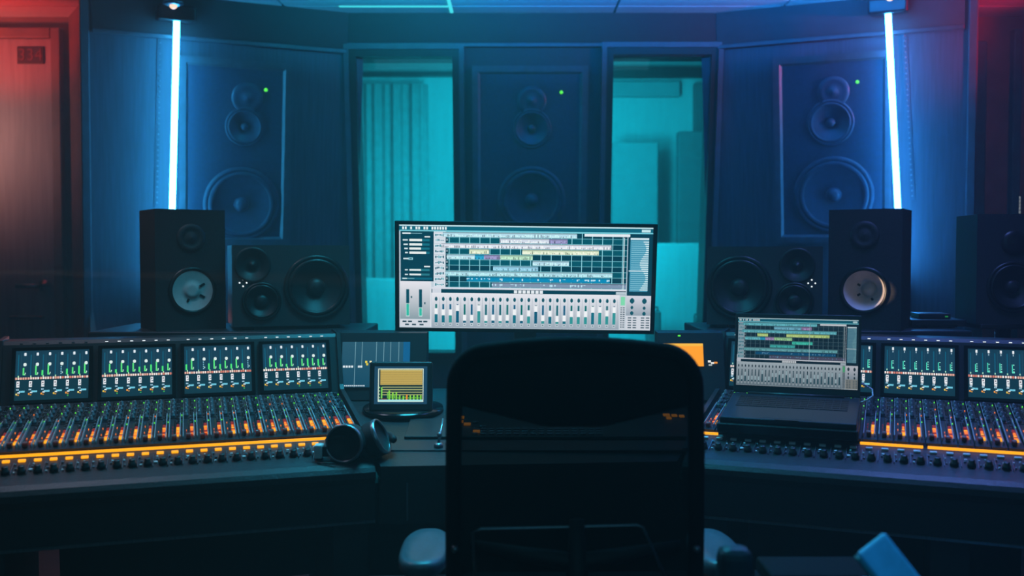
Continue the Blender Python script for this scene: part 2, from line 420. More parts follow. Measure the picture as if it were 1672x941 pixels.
gobo(1108, 1200, 214, 7.3, 'live_dark', 'tall dark acoustic screen in the right window')
gobo(1000, 1075, 232, 7.6, 'live_mid', 'mid grey acoustic screen in the left half of the right window')
z0, z1 = atY(1150, 215, 7.95).z, atY(1150, 135, 7.95).z
mb = MB(); mb.bb((atY(1133, 150, 7.95).x, 7.93, z0 - .6), (atY(1185, 150, 7.95).x, 8.0, z1), 0, .01); tag(obj('wall_absorber', mb, 'live_dark'), 'dark absorber panel high on the wall in the right window', 'acoustic panel')
mb = MB(); mb.bb((atY(985, 150, 7.95).x, 7.94, atY(990, 158, 7.95).z), (atY(1110, 150, 7.95).x, 8.0, atY(990, 133, 7.95).z), 0, .008); tag(obj('wall_board', mb, 'live_mid'), 'shallow horizontal board at the top of the right window', 'board')
for j, (pa, pb, pt, lab) in enumerate(((1058, 1080, 508, 'small dark case on the live room floor, left of two in the right window'), (1138, 1152, 520, 'small dark case at the right edge of the right window'))):
    Y = 6.36; x0, x1 = atY(pa, pt, Y).x, atY(pb, pt, Y).x; zt_ = atY(pa, pt, Y).z
    t = thing('instrument_case', lab, 'case', ((x0 + x1) / 2, Y, 0)); w = x1 - x0
    mb = MB(); mb.bb((-w / 2, 0, 0), (w / 2, .14, zt_), 0, .015); obj('shell', mb, 'live_dark', t)
    mb = MB(); mb.tube([(-.03, .07, zt_ - .003), (-.03, .07, zt_ + .02), (.03, .07, zt_ + .02), (.03, .07, zt_ - .003)], .006); obj('handle', mb, 'black', t)

# ------------------------------------------------------------------ drivers
def driver(parent, x, z, r, cone='cone', name='woofer', y=0.0, dome=.32, depth=.30, n=40, rim='rubber'):
    mb = MB(); mb.lathe([(r * 1.12, 0), (r * 1.12, -.006), (r * 1.0, -.009), (r * .97, -.004)], (0, 0, 0), 'y', n)
    d = obj(name, mb, rim, parent, loc=(x, y, z))
    mb = MB(); mb.lathe([(r * .99, -.004), (r * .94, -.011), (r * .86, -.011), (r * .82, -.004)], (0, 0, 0), 'y', n); obj('surround', mb, rim, d)
    mb = MB(); mb.lathe([(r * .83, -.005), (r * .6, r * depth * .45 - .005), (r * .3, r * depth - .005), (.0001, r * depth - .002)], (0, 0, 0), 'y', n); obj('cone', mb, cone, d)
    mb = MB(); mb.lathe([(r * dome, r * depth - .012), (r * dome * .85, r * depth - .012 - r * .1), (r * dome * .5, r * depth - .012 - r * .16), (.0001, r * depth - .012 - r * .18)], (0, 0, 0), 'y', n)
    obj('dust_cap', mb, cone, d)
    return d

# big soffit speakers
def soffit(mw, quad, woof, mid, tweet, led, lab, wr, mr):
    P = [loc_on(mw, *q) for q in quad]
    x0 = (P[0][0] + P[3][0]) / 2; x1 = (P[1][0] + P[2][0]) / 2; z0 = (P[2][1] + P[3][1]) / 2; z1 = (P[0][1] + P[1][1]) / 2
    cx, cz = (x0 + x1) / 2, (z0 + z1) / 2
    t = thing('soffit_speaker', lab, 'speaker', mtx=mw @ Matrix.Translation((cx, 0, cz)))
    w, h = x1 - x0, z1 - z0
    mb = MB(); b_ = .03
    # bevelled surround: sloping inward
    for (ax, az, bx, bz) in ((-1, -1, 1, -1), (1, -1, 1, 1), (1, 1, -1, 1), (-1, 1, -1, -1)):
        o1 = Vector((ax * w / 2, -.044, az * h / 2)); o2 = Vector((bx * w / 2, -.044, bz * h / 2))
        i1 = Vector((ax * (w / 2 - b_), -.044, az * (h / 2 - b_))); i2 = Vector((bx * (w / 2 - b_), -.044, bz * (h / 2 - b_)))
        e = Vector((0, .044, 0)); i1b = Vector((ax * (w / 2 - b_ - .012), -.0315, az * (h / 2 - b_ - .012))); i2b = Vector((bx * (w / 2 - b_ - .012), -.0315, bz * (h / 2 - b_ - .012)))
        mb.add([o1, o2, i2, i1, o1 + e, o2 + e, i1b, i2b], [(0, 1, 2, 3), (0, 4, 5, 1), (3, 2, 7, 6)])
    obj('surround_frame', mb, 'frame_paint', t)
    def L(px, py): q = loc_on(mw, px, py); return q[0] - cx, q[1] - cz
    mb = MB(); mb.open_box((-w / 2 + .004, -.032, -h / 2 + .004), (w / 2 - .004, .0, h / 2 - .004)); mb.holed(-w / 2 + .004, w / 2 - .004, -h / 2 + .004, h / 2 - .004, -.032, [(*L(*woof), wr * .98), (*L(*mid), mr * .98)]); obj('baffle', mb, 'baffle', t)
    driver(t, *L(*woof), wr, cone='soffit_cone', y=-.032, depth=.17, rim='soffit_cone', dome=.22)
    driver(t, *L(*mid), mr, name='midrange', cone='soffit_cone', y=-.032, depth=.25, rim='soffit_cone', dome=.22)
    tx, tz = L(*tweet)
    mb = MB(); mb.lathe([(.075, 0), (.075, -.008), (.05, -.003), (.026, -.001), (.02, -.006), (.0001, -.012)], (0, 0, 0), 'y', 28); obj('tweeter', mb, 'soffit_cone', t, loc=(tx, -.0325, tz))
    lx, lz = L(*led); mb = MB(); mb.lathe([(.0085, 0), (.0085, -.004), (.004, -.008), (.0001, -.009)], (0, 0, 0), 'y', 14); obj('status_light', mb, 'green_led', t, loc=(lx, -.032, lz))
    return t
soffit(WL, ((297, 96), (480, 100), (463, 397), (285, 400)), (393, 333), (398, 207), (402, 160), (432, 147), 'big flush-mounted wall speaker behind the left light tube', .165, .085)
soffit(WC, ((770, 108), (962, 108), (954, 395), (774, 395)), (868, 326), (868, 210), (868, 165), (916, 151), 'big flush-mounted wall speaker between the two windows above the monitor', .155, .09)
soffit(WR, ((1252, 92), (1447, 88), (1466, 395), (1280, 395)), (1362, 318), (1357, 200), (1362, 150), (1401, 134), 'big flush-mounted wall speaker behind the right light tube', .17, .1)

# LED light tubes, their brackets and downlights
def tube_light(mw, pt, pb, lab, dl, dlab, slab):
    a = loc_on(mw, *pt); b2 = loc_on(mw, *pb); n = 0.13
    t = thing('light_tube', lab, 'light', mtx=mw @ Matrix.Translation((b2[0], -n, b2[1])))
    dx, dz_ = a[0] - b2[0], a[1] - b2[1]; ext = -.42
    bx, bz = dx * ext, dz_ * ext
    mb = MB(); mb.tube([(bx, 0, bz), (dx, 0, dz_)], .0135, 14); obj('tube', mb, 'tube' if mw is WL else 'tube_blue', t)
    mb = MB(); mb.box((dx, .03, dz_ + .035), (.17, .14, .07), 0, None, .012); obj('bracket', mb, 'black', t)
    mb = MB(); mb.tube([(bx, 0, bz), (bx - dx * .02, 0, bz - .03)], .022, 14); mb.bb((bx - .02, 0, bz - .05), (bx + .02, n, bz - .01)); obj('lower_clip', mb, 'black', t)
    # riveted strip alongside
    sx = -1 if mw is WL else 1
    s_ = thing('perforated_strip', slab, 'trim strip', mtx=mw @ Matrix.Translation((b2[0] + sx * .06, 0, b2[1])))
    mb = MB(); ln = math.hypot(dx, dz_)
    rt = Matrix.Rotation(math.atan2(dx, dz_), 3, 'Y')
    mb.box(rt @ Vector((0, -.003, ln / 2)), (.022, .006, ln), 0, rt); obj('rail', mb, 'wood', s_)
    mb = MB()
    for q in range(34):
        c = rt @ Vector((0, -.006, .02 + q * (ln - .04) / 33)); mb.lathe([(.0045, 0), (.0045, -.003), (.0001, -.004)], c, 'y', 8)
    obj('rivet_row', mb, 'alu', s_)
    d = atY(dl[0], dl[1], 4.42)
    t2 = thing('downlight', dlab, 'light', (d.x, 4.42, CEIL))
    hh = CEIL - d.z
    mb = MB(); mb.lathe([(.012, 0), (.012, -hh + .028), (.042, -hh + .026), (.045, -hh + .018), (.03, -hh + .012)], (0, 0, 0), 'z', 24); obj('rim', mb, 'alu', t2)
    mb = MB(); mb.lathe([(.016, -hh + .014), (.016, -hh + .004), (.009, -hh - .003), (.0001, -hh - .005)], (0, 0, 0), 'z', 20); obj('bulb', mb, 'downlight', t2)
tube_light(WL, (284, 38), (277, 338), 'bright glowing vertical light tube on the left angled wall', (283, 13), 'small warm ceiling downlight above the left light tube', 'dotted metal strip beside the left light tube')
tube_light(WR, (1453, 26), (1468, 327), 'bright glowing vertical light tube on the right angled wall', (1453, 0), 'small ceiling downlight above the right light tube', 'dotted metal strip beside the right light tube')
# ceiling light strips in the seams
mb = MB(); mb.bb((-.84, 4.872, CEIL - .004), (-.31, 4.888, CEIL + .006)); tag(obj('ceiling_light_strip', mb, 'cyan_strip'), 'thin cyan light strip running across the ceiling', 'light')
mb = MB(); mb.bb((-.308, 4.55, CEIL - .005), (-.292, 5.0, CEIL + .005)); tag(obj('ceiling_light_strip', mb, 'cyan_strip'), 'short pale light strip running towards the camera on the ceiling', 'light')

# ------------------------------------------------------------------ shelves and loudspeakers behind the desk
SZ = 1.05
def shelf(px0, px1, Y0, Y1, lab):
    x0, x1 = atY(px0, 545, Y0).x, atY(px1, 545, Y0).x
    t = thing('speaker_shelf', lab, 'shelf', ((x0 + x1) / 2, (Y0 + Y1) / 2, 0)); w = x1 - x0; d = Y1 - Y0
    mb = MB(); mb.bb((-w / 2, -d / 2, SZ - .03), (w / 2, d / 2, SZ), 0, .005); obj('shelf_board', mb, 'shelf', t)
    for sx in (-1, 1):
        mb = MB(); mb.bb((sx * (w / 2 - .06) - .025, -d / 2 + .05, 0), (sx * (w / 2 - .06) + .025, d / 2 - .05, SZ - .03), 0, .004); obj('leg', mb, 'black', t)
    return t
shelf(143, 590, 3.16, 3.56, 'dark speaker shelf behind the left half of the desk')
shelf(1152, 1588, 3.2, 3.6, 'dark speaker shelf behind the right half of the desk')

def white_cone_speaker(px, Y, rot, h, w, d, wpx, lab, wz_, tz_, rw=.065, dp=1.0, flip=1):
    p = atY(px, 500, Y)
    t = thing('studio_monitor_speaker', lab, 'speaker', (p.x, Y, SZ), rot)
    mb = MB(); mb.open_box((-w / 2, 0, .0), (w / 2, d, h)); obj('cabinet', mb, 'spk_black', t)
    mb = MB(); mb.holed(-w / 2, w / 2, 0, h, -.004, [(wpx, wz_, rw * 1.02)]); mb.open_box((-w / 2, -.004, 0), (w / 2, .0, h)) if False else None; obj('front_baffle', mb, 'spk_black', t)
    mb = MB(); fr_ = .004
    for (a, b2, c, e_) in ((-w / 2, -w / 2 + fr_, 0, h), (w / 2 - fr_, w / 2, 0, h), (-w / 2 + fr_, w / 2 - fr_, h - fr_, h), (-w / 2 + fr_, w / 2 - fr_, 0, fr_)): mb.bb((a, -.0042, c), (b2, .0, e_))
    obj('baffle_edge', mb, 'spk_black', t)
    mb = MB(); mb.lathe([(rw * 1.2, 0), (rw * 1.2, -.005), (rw * 1.05, -.007), (rw * 1.0, -.003)], (0, 0, 0), 'y', 44)
    wf = obj('woofer', mb, 'rubber', t, loc=(wpx, -.004, wz_))
    mb = MB(); mb.lathe([(rw * 1.0, -.004), (rw * .6, rw * .28 * dp), (rw * .36, rw * .42 * dp), (rw * .36, rw * .38 * dp), (rw * .2, rw * .33 * dp), (.0001, rw * .31 * dp)], (0, 0, 0), 'y', 44); obj('cone', mb, 'white_cone', wf)
    mb = MB()
    for q, (a_, l_) in enumerate(((30, .018), (-30, .018), (-115, .011))):
        rt = Matrix.Rotation(-R(a_ if flip > 0 else 180 - a_), 3, 'Y'); c = rt @ Vector((rw * .48 + l_ * .3, rw * .30 * dp - .002, 0)); mb.box(c, (l_, .003, .007), 0, rt)
    obj('cone_mark', mb, 'black', wf)
    mb = MB(); mb.lathe([(.046, 0), (.046, -.005), (.03, -.005), (.026, -.001), (.018, -.004), (.0001, -.009)], (0, 0, 0), 'y', 28); obj('tweeter', mb, 'spk_black', t, loc=(wpx * .2, -.004, tz_))
    return t
white_cone_speaker(312, 3.24, R(34), .392, .226, .19, .004, 'tall black speaker with pale round cone on the left shelf', .128, .30, dp=.10)
white_cone_speaker(1411, 3.26, R(-30), .394, .230, .19, 0, 'tall black speaker with pale round cone behind the laptop', .128, .31, dp=3.4, flip=-1)  # cone made extra deep so its rim shades all but a crescent

def threeway(px, Y, rot, w, h, d, mir, lab):
    p = atY(px, 500, Y); t = thing('horizontal_speaker', lab, 'speaker', (p.x, Y, SZ), rot)
    s = mir; tx_ = -s * (.105 if s < 0 else .125)
    mb = MB(); mb.open_box((-w / 2, 0, .012), (w / 2, d, h)); mb.holed(-w / 2, w / 2, .012, h, 0, [(s * .08, h * .50, .094), (-s * .097, h * .34, .055), (tx_, h * .77, .05)]); obj('cabinet', mb, 'spk_grey', t)
    for sx in (-1, 1):
        mb = MB(); mb.bb((sx * (w / 2 - .05) - .02, .02, 0), (sx * (w / 2 - .05) + .02, d - .02, .014), 0, .004); obj('foot', mb, 'rubber', t)
    s = mir
    driver(t, s * .08, h * .50, .096, name='woofer')
    driver(t, -s * .097, h * .34, .056, name='midrange', dome=.4)
    mb = MB(); mb.lathe([(.058, 0), (.058, -.004), (.05, -.003), (.03, .012), (.016, .018), (.015, .01), (.0001, .004)], (0, 0, 0), 'y', 32); obj('tweeter', mb, 'cone', t, loc=(tx_, 0, h * .77))
    mb = MB(); lx = -s * (w / 2 - .034)
    for (ax, az) in ((0, .011), (0, -.011), (.011, 0), (-.011, 0)): mb.lathe([(.0028, 0), (.0028, -.002), (.0001, -.003)], (lx + ax, 0, h * .56 + az), 'y', 8)
    obj('status_light', mb, 'white_led', t)
    return t
threeway(477, 3.26, R(19), .378, .276, .25, 1, 'wide black three-way speaker lying on the left shelf')
threeway(1247, 3.28, R(-15), .37, .272, .25, -1, 'wide black three-way speaker lying behind the laptop')
# dark speaker at right edge
p = atY(1645, 530, 3.2); zb_ = atY(1640, 530, 3.2).z; ztp = atY(1640, 350, 3.2).z
t = thing('speaker_stand', 'black post stand under the dark speaker at the right edge', 'stand', (p.x + .035, 3.3, 0))
mb = MB(); mb.bb((-.12, -.1, zb_ - .016), (.12, .1, zb_), 0, .004); obj('top_plate', mb, 'black', t)
mb = MB(); mb.lathe([(.025, .02), (.025, zb_ - .014)], (0, 0, 0), 'z', 16); obj('post', mb, 'black', t)
mb = MB(); mb.bb((-.12, -.14, 0), (.12, .14, .022), 0, .006); obj('base_plate', mb, 'black', t)
t = thing('studio_monitor_speaker', 'dark box speaker on a stand at the right edge', 'speaker', (p.x, 3.2, zb_), R(-6))
hh = ztp - zb_
mb = MB(); mb.open_box((-.098, 0, 0), (.13, .2, hh)); mb.holed(-.098, .13, 0, hh, 0, [(.016, hh * .34, .073)]); obj('cabinet', mb, 'spk_black', t)
driver(t, .016, hh * .34, .075, name='woofer'); mb = MB(); mb.lathe([(.04, 0), (.04, -.004), (.02, -.001), (.0001, -.006)], (0, 0, 0), 'y', 24); obj('tweeter', mb, 'rubber', t, loc=(.016, 0, hh * .74))
# flat boxes on the right shelf
for (pa, pb, pz0, pz1, Y, dp, nm, lab, m) in ((1500, 1562, 524, 514, 3.34, .13, 'hard_drive', 'lower flat black box on the right shelf beside the speaker', 'black_gloss'),):
    x0, x1 = atY(pa, pz0, Y).x, atY(pb, pz0, Y).x
    t = thing('audio_interface', 'flat black box with blue-lit edge on the right shelf beside the speaker', 'device', ((x0 + x1) / 2, Y, SZ), R(-6)); w = x1 - x0
    mb = MB(); mb.bb((-w / 2 - .03, -.03, .006), (w / 2 + .02, dp, .028), 0, .003); obj('case', mb, 'black', t)
    mb = MB(); mb.bb((-w / 2, -.031, .004), (w / 2 - .01, -.0295, .012), 0); obj('front_panel', mb, 'black_gloss', t)
    for sx in (-1, 1): mb = MB(); mb.bb((sx * w * .35 - .012, 0, 0), (sx * w * .35 + .012, dp - .02, .007)); obj('foot', mb, 'rubber', t)
    t2 = thing('hard_drive', 'small flat drive stacked on the black box on the right shelf', 'device', ((x0 + x1) / 2, Y + .04, SZ + .028), R(-4))
    mb = MB(); mb.bb((-w / 2 + .012, -.02, 0), (w / 2 - .01, .07, .018), 0, .004); obj('shell', mb, 'laptop', t2)
    mb = MB(); mb.bb((w / 2 - .03, -.0208, .006), (w / 2 - .02, -.0195, .01)); obj('status_light', mb, 'green_dim', t2)

# ------------------------------------------------------------------ mixing desk
def channel_screen(w, h, bank, seed):
    rnd = random.Random(seed); s = Scr(w, h)
    s.r(0, 0, 1, .54, (20, 58, 78), 0); s.r(0, .54, 1, 1, (14, 52, 66), 0)
    for c in range(6):
        x = c / 6.0 + .01; u = 1 / 6.0
        s.r(x + .02, .08, x + .035, .5, (16, 92, 118), 1); s.r(x + .06, .04, x + .066, .5, (38, 78, 96), 1); s.r(x + .13, .04, x + .136, .5, (30, 66, 84), 1)
        for q in range(5): s.r(x + .085, .14 + q * .06, x + .115, .143 + q * .06, (34, 84, 104), 1)
        if bank == 'L':
            s.r(x + .105, .04, x + .127, .10, (236, 244, 250), 2); s.r(x + .1, .045, x + .132, .095, (210, 230, 240), 1)
            s.r(x + .095, .255, x + .137, .30, (228, 244, 240), 2); s.r(x + .104, .245, x + .128, .31, (228, 244, 240), 2)
            g1 = rnd.random() > .25; hgt = rnd.uniform(.06, .17)
            if g1: s.r(x + .008, .5 - hgt, x + .032, .5, (80, 238, 120), 2)
            h2 = rnd.uniform(.1, .22)
            if rnd.random() > .2: s.r(x + .088, .49 - h2, x + .108, .49, (96, 240, 130), 2); s.r(x + .108, .47, x + .125, .49, (150, 240, 160), 2)
            else:
                for q in range(4): s.r(x + .1, .33 + q * .045, x + .113, .355 + q * .045, (150, 215, 235), 2)
            s.r(x + .118, .44, x + .13, .47, (200, 240, 225), 2); s.r(x + .026, .50, x + .04, .54, (190, 245, 190), 2)
        else:
            s.r(x + .098, .02, x + .124, .08, (240, 246, 250), 2); s.r(x + .104, .09, x + .118, .13, (150, 180, 195), 1)
            s.r(x + .088, .28 + rnd.uniform(0, .06), x + .1, .47, (76, 226, 190), 2)
            for q in range(4):
                if rnd.random() > .25: s.r(x + .106, .3 + q * .045, x + .122, .32 + q * .045, (150, 240, 220), 2)
            s.r(x + .088, .45, x + .125, .475, (110, 236, 205), 2); s.r(x + .02, .48, x + .035, .515, (170, 230, 200), 2)
        # salmon label line
        s.r(x - .008, .54, x + .1565, .575, (150, 92, 84), 2)
        for q in range(5): s.r(x - .005 + q * .032, .535, x + .016 + q * .032, .58, rnd.choice([(250, 232, 220), (236, 180, 160), (220, 130, 110), (245, 245, 240)]), 3)
        # channel number block with a dark eye, small text rows
        s.r(x + .012, .61, x + .052, .73, (238, 240, 244), 2); s.r(x + .022, .635, x + .04, .66, (90, 70, 80), 3); s.r(x + .026, .685, x + .05, .70, (60, 100, 118), 3)
        if bank == 'R': s.r(x + .016, .73, x + .05, .76, (225, 232, 236), 2); s.r(x + .024, .74, x + .034, .752, (40, 70, 84), 3)
        s.r(x + .012, .765, x + .045, .792, (175, 215, 235), 2); s.r(x + .025, .765, x + .03, .792, (40, 100, 120), 3)
        s.r(x + .05, .80, x + .125, .835, (120, 212, 236), 2)
        for q in range(3): s.r(x + .068 + q * .02, .80, x + .072 + q * .02, .82, (20, 76, 96), 3)
        s.r(x + .03, .825, x + .062, .85, (230, 240, 240), 2)
        col = rnd.choice([(240, 200, 70), (250, 160, 60), (240, 220, 120)])
        s.r(x + .005, .85, x + .026, .885, col, 2); s.r(x + .03, .87, x + .05, .895, (200, 140, 50), 2)
        if bank == 'L' and rnd.random() > .5: s.r(x + .03, .91, x + .05, .935, (60, 170, 80), 2)
    return s.mesh('channel_screen', 'screen')

def box_strip_meshes():
    A = {}
    L_ = .408
    mb = MB(); mb.bb((-.0165, 0, -.004), (.0165, L_, 0)); mb.bb((-.004, .02, 0), (-.002, .19, .0006), 1); mb.bb((-.0165, .205, 0), (.0165, .209, .0015), 1); A['strip'] = mb.mesh('channel_strip', ['strip', 'black_gloss'])
    mb = MB()
    for x in (-.0158, .0102): mb.bb((x - .001, .025, 0), (x + .001, .235, .008))
    mb.bb((-.0163, .25, 0), (-.0153, L_ - .02, .004))
    A['rail'] = mb.mesh('edge_rail', 'rail')
    mb = MB(); mb.lathe([(.0062, 0), (.006, .006), (.0048, .0065), (.0044, .013), (.0036, .0138), (.0001, .014)], (0, 0, 0), 'z', 12); mb.bb((-.0006, .001, .0135), (.0006, .0045, .0146), 1); A['knob'] = mb.mesh('knob', ['grey', 'pale'])
    mb = MB(); mb.bb((-.0055, -.011, .001), (.0055, .011, .012), 0, .002); mb.bb((-.0055, -.0009, .0118), (.0055, .0009, .0124), 1); A['cap'] = mb.mesh('fader_cap', ['red_cap', 'pale'])
    mb = MB(); mb.lathe([(.0098, 0), (.0095, .008), (.0075, .009), (.007, .016), (.0055, .0172), (.0001, .0174)], (0, 0, 0), 'z', 18); A['trim'] = mb.mesh('rotary_knob', 'black')
    for v in range(4):
        rnd = random.Random(100 + v); mb = MB()
        for j in range(17):
            y = .16 + j * .0140
            if 6 > j >= 3 or j > 3: pass
            for i in range(2):
                mb.bb((.0005 + i * .0048, y, 0), (.0042 + i * .0048, y + .006, .003), rnd.choice([0, 0, 0, 1]))
        led_rows = [.172, .232, .30, .372]
        for y in led_rows:
            mb.bb((.0126, y, 0), (.0148, y + .003, .0028), rnd.choice([2, 2, 3, 3, 4, 0]))
        for y in [.15 + k * .008 for k in range(28)]:
            if rnd.random() > .6: mb.bb((.0115, y, 0), (.0125 + rnd.random() * .005, y + .0016, .001), 1)
        A['bank%d' % v] = mb.mesh('button_bank', ['black', 'grey', 'green_led', 'green_dim', 'orange'])
    for v in range(3):
        rnd = random.Random(200 + v); mb = MB()
        for j in range(11):
            y = .05 + j * .0088; hot = j < 8
            w_ = .0022 + .0022 * rnd.random(); mb.bb((.005 - w_, y, 0), (.005 + w_, y + .004 + .002 * rnd.random(), .004), (0 if rnd.random() > .3 else 1) if hot and rnd.random() > .12 else 2)
            if rnd.random() > .5: mb.bb((-.0085, y + .004, 0), (-.007, y + .009, .003), rnd.choice([2, 2, 0]))
            if rnd.random() > .5: mb.bb((.009, y, 0), (.0115, y + .005, .003), 2 if j > 3 else 1)
        A['meter%d' % v] = mb.mesh('level_meter', ['orange', 'amber', 'redseg'])
    for v in range(4):
        rnd = random.Random(300 + v); mb = MB()
        for j in range(6):
            x = -.015 + rnd.random() * .018; y = rnd.random() * .05; mb.bb((x, y, 0), (x + .003 + rnd.random() * .006, y + .003 + rnd.random() * .004, .003), rnd.choice([0, 0, 1]))
        mb.bb((-.0163, -.002, 0), (-.0153, .058, .004), 2)
        A['label%d' % v] = mb.mesh('switch_cluster', ['pale', 'grey', 'alu'])
    mb = MB(); mb.bb((-.009, -.004, 0), (.007, .004, .005), 0, .001); A['lit'] = mb.mesh('lit_button', 'amber')
    mb = MB(); mb.bb((-.009, -.004, 0), (.007, .004, .005), 0, .001); A['unlit'] = mb.mesh('button', 'pale')
    for nm_, m_ in (('dot', 'white_led'), ('dot_off', 'grey')):
        mb = MB(); mb.bb((-.004, -.0015, -.001), (.004, .0015, .001)); A[nm_] = mb.mesh('indicator_light', m_)
    return A
A = box_strip_meshes()
SL = math.atan2(.052, .405)
def console_wing(side, origin, rz, lab):
    PITCHW, NS, M0 = (.0334, 27, .008) if side < 0 else (.0364, 24, .014)
    t = thing('console_wing', lab, 'mixing console', (origin[0], origin[1], 0), rz)
    L_ = .912
    x0, x1 = (-L_, 0) if side < 0 else (0, L_)
    def pr(poly, xa=x0, xb=x1): return MB().prism([(xa, y, z) for (y, z) in poly], (xb - xa, 0, 0))
    obj('body', pr([(.05, .652), (.05, .76), (.205, .815), (.215, .826), (.63, .878), (.78, .878), (.78, .652)]), 'console', t)
    tray = [(.47, .40), (.44, .651), (.78, .651), (.78, .40)]
    obj('under_tray', pr(tray, *((-.75, -.01) if side < 0 else (.01, .80))), 'console', t)
    arm = [(.046, .742), (.036, .758), (.037, .772), (.045, .782), (.065, .790), (.10, .799), (.10, .77), (.06, .75)]
    obj('armrest', pr(arm), 'armrest', t)
    obj('trim_ledge', pr([(.1005, .78), (.1005, .799), (.2, .823), (.2, .80)]), 'console', t)
    obj('front_edge_strip', pr([(.043, .647), (.043, .653), (.05, .653), (.05, .647)]), 'alu', t)
    obj('meter_bridge', pr([(.632, .875), (.636, .882), (.700, 1.046), (.708, 1.056), (.79, 1.056), (.79, .878)]), 'console', t)
    for xe in (x0 - .012, x1):
        o_ = pr([(.10, .74), (.10, .806), (.215, .842), (.62, .897), (.635, .91), (.695, 1.06), (.80, 1.064), (.80, .74)], xe, xe + .012); obj('end_cheek', o_, 'console', t)
    for lx in ((x0 + .047, x1 - .05) if side < 0 else (x0 + .06, x1 - .30)):
        mb = MB(); mb.bb((lx - .045, .10, 0), (lx + .045, .62, .651), 0, .006); obj('leg', mb, 'console', t)
    mb = MB(); mb.bb((x0 + .02, .208, .825), (x1 - .02, .2115, .832), 0, .001)
    if side > 0:
        for (a_, b_) in ((.02, .06), (.41, .555)):
            mb = MB(); mb.bb((x0 + a_, .208, .825), (x0 + b_, .2115, .832), 0, .001); obj('light_bar', mb, 'amber', t)
        mb = MB(); mb.bb((x0 + .565, .208, .825), (x1 - .02, .2115, .832), 0, .001)
    obj('light_bar', mb, 'amber', t)
    # screens on the bridge
    ang = math.atan2(.064, .164); sw, sh = .186, .141
    for b_ in range(4):
        xc = (-(.033 + .093 + .2195 * b_)) if side < 0 else (.022 + .093 + .2195 * b_)
        d = link('display', channel_screen(sw, sh, 'L' if side < 0 else 'R', 10 * b_ + (1 if side < 0 else 5)), t, loc=(xc, .6655 - .004, .9645), rot=(-ang, 0, 0))
        mb = MB()
        for (a, b2, c, e) in ((-sw / 2 - .010, -sw / 2, -sh / 2 - .008, sh / 2 + .008), (sw / 2, sw / 2 + .010, -sh / 2 - .008, sh / 2 + .008), (-sw / 2, sw / 2, sh / 2, sh / 2 + .008), (-sw / 2, sw / 2, -sh / 2 - .008, -sh / 2)):
            mb.bb((a, -.005, c), (b2, .004, e))
        obj('bezel', mb, 'black_gloss', d)
        for q in range(6): link('indicator_light', A['dot'] if b_ < (3 if side < 0 else 4) else A['dot_off'], t, loc=(xc - .082 + q * .033, .702, 1.0495))
    rnd = random.Random(42 + side)
    for i in range(NS):
        x = -(M0 + PITCHW * (i + .5)) if side < 0 else M0 + PITCHW * (i + .5)
        covered = side > 0 and .035 < x < .425
        st = link('channel_strip', A['strip'], t, loc=(x, .217, .8335 + .004), rot=(SL, 0, 0))
        if not covered: link('edge_rail', A['rail'], st)
        for y in (.268, .31, .3525) if covered else (.2255, .268, .31, .3525): link('knob', A['knob'], st, loc=(-.009, y, 0))
        if not covered: link('fader_cap', A['cap'], st, loc=(-.003, .024 + rnd.random() * .012, .0), rot=(0, 0, 0))
        link('button_bank', A['bank%d' % rnd.randrange(4)], st)
        if not covered: link('level_meter', A['meter%d' % rnd.randrange(3)], st)
        sl2 = R(13.5) - SL
        link('rotary_knob', A['trim'], st, loc=(.006, -.095, -.0198), rot=(sl2, 0, 0))
        link('switch_cluster', A['label%d' % rnd.randrange(4)], st, loc=(0, -.108, -.0202), rot=(sl2, 0, 0))
        link('lit_button' if side < 0 else 'button', A['lit' if side < 0 else 'unlit'], st, loc=(0, -.036, -.0135), rot=(sl2, 0, 0))
    return t
OL, OR = (-.318, 2.351), (.407, 2.41)
RL, RR = R(18), R(-21)
cwl = console_wing(-1, OL, RL, 'left wing of the mixing console with four lit meter screens')
cwr = console_wing(1, OR, RR, 'right wing of the mixing console carrying the laptop')

# centre section
t = thing('console_centre', 'flat middle section of the mixing console in front of the chair', 'mixing console', (0, 0, 0))
def wpt(o, r, u, d): return (o[0] + u * math.cos(r) - d * math.sin(r), o[1] + u * math.sin(r) + d * math.cos(r))
g_ = .0125
fl, bl = wpt(OL, RL, g_, .035), wpt(OL, RL, g_, .79); fr, br = wpt(OR, RR, -g_, .035), wpt(OR, RR, -g_, .79)
def tri(z0, z1, f0, f1, z0b=None, z1b=None):
    """slab between the wings from fraction f0 to f1 of the depth"""
    def lp(a, b, f): return (a[0] + (b[0] - a[0]) * f, a[1] + (b[1] - a[1]) * f)
    P = [lp(fl, bl, f0), lp(fr, br, f0), lp(fr, br, f1), lp(fl, bl, f1)]
    zb0, zb1 = (z0b if z0b is not None else z0), (z1b if z1b is not None else z1)
    lo = [(P[0][0], P[0][1], z0), (P[1][0], P[1][1], z0), (P[2][0], P[2][1], zb0), (P[3][0], P[3][1], zb0)]
    hi = [(P[0][0], P[0][1], z1), (P[1][0], P[1][1], z1), (P[2][0], P[2][1], zb1), (P[3][0], P[3][1], zb1)]
    m_ = MB(); m_.add(lo + hi, [(3, 2, 1, 0), (4, 5, 6, 7), (0, 1, 5, 4), (1, 2, 6, 5), (2, 3, 7, 6), (3, 0, 4, 7)]); return m_
obj('desktop', tri(.752, .785, 0.0, 1.0, .845, .875), 'armrest', t)
obj('front_panel', tri(.64, .752, .015, .05), 'console', t)
obj('under_tray', tri(.40, .66, .5, .98), 'console', t)
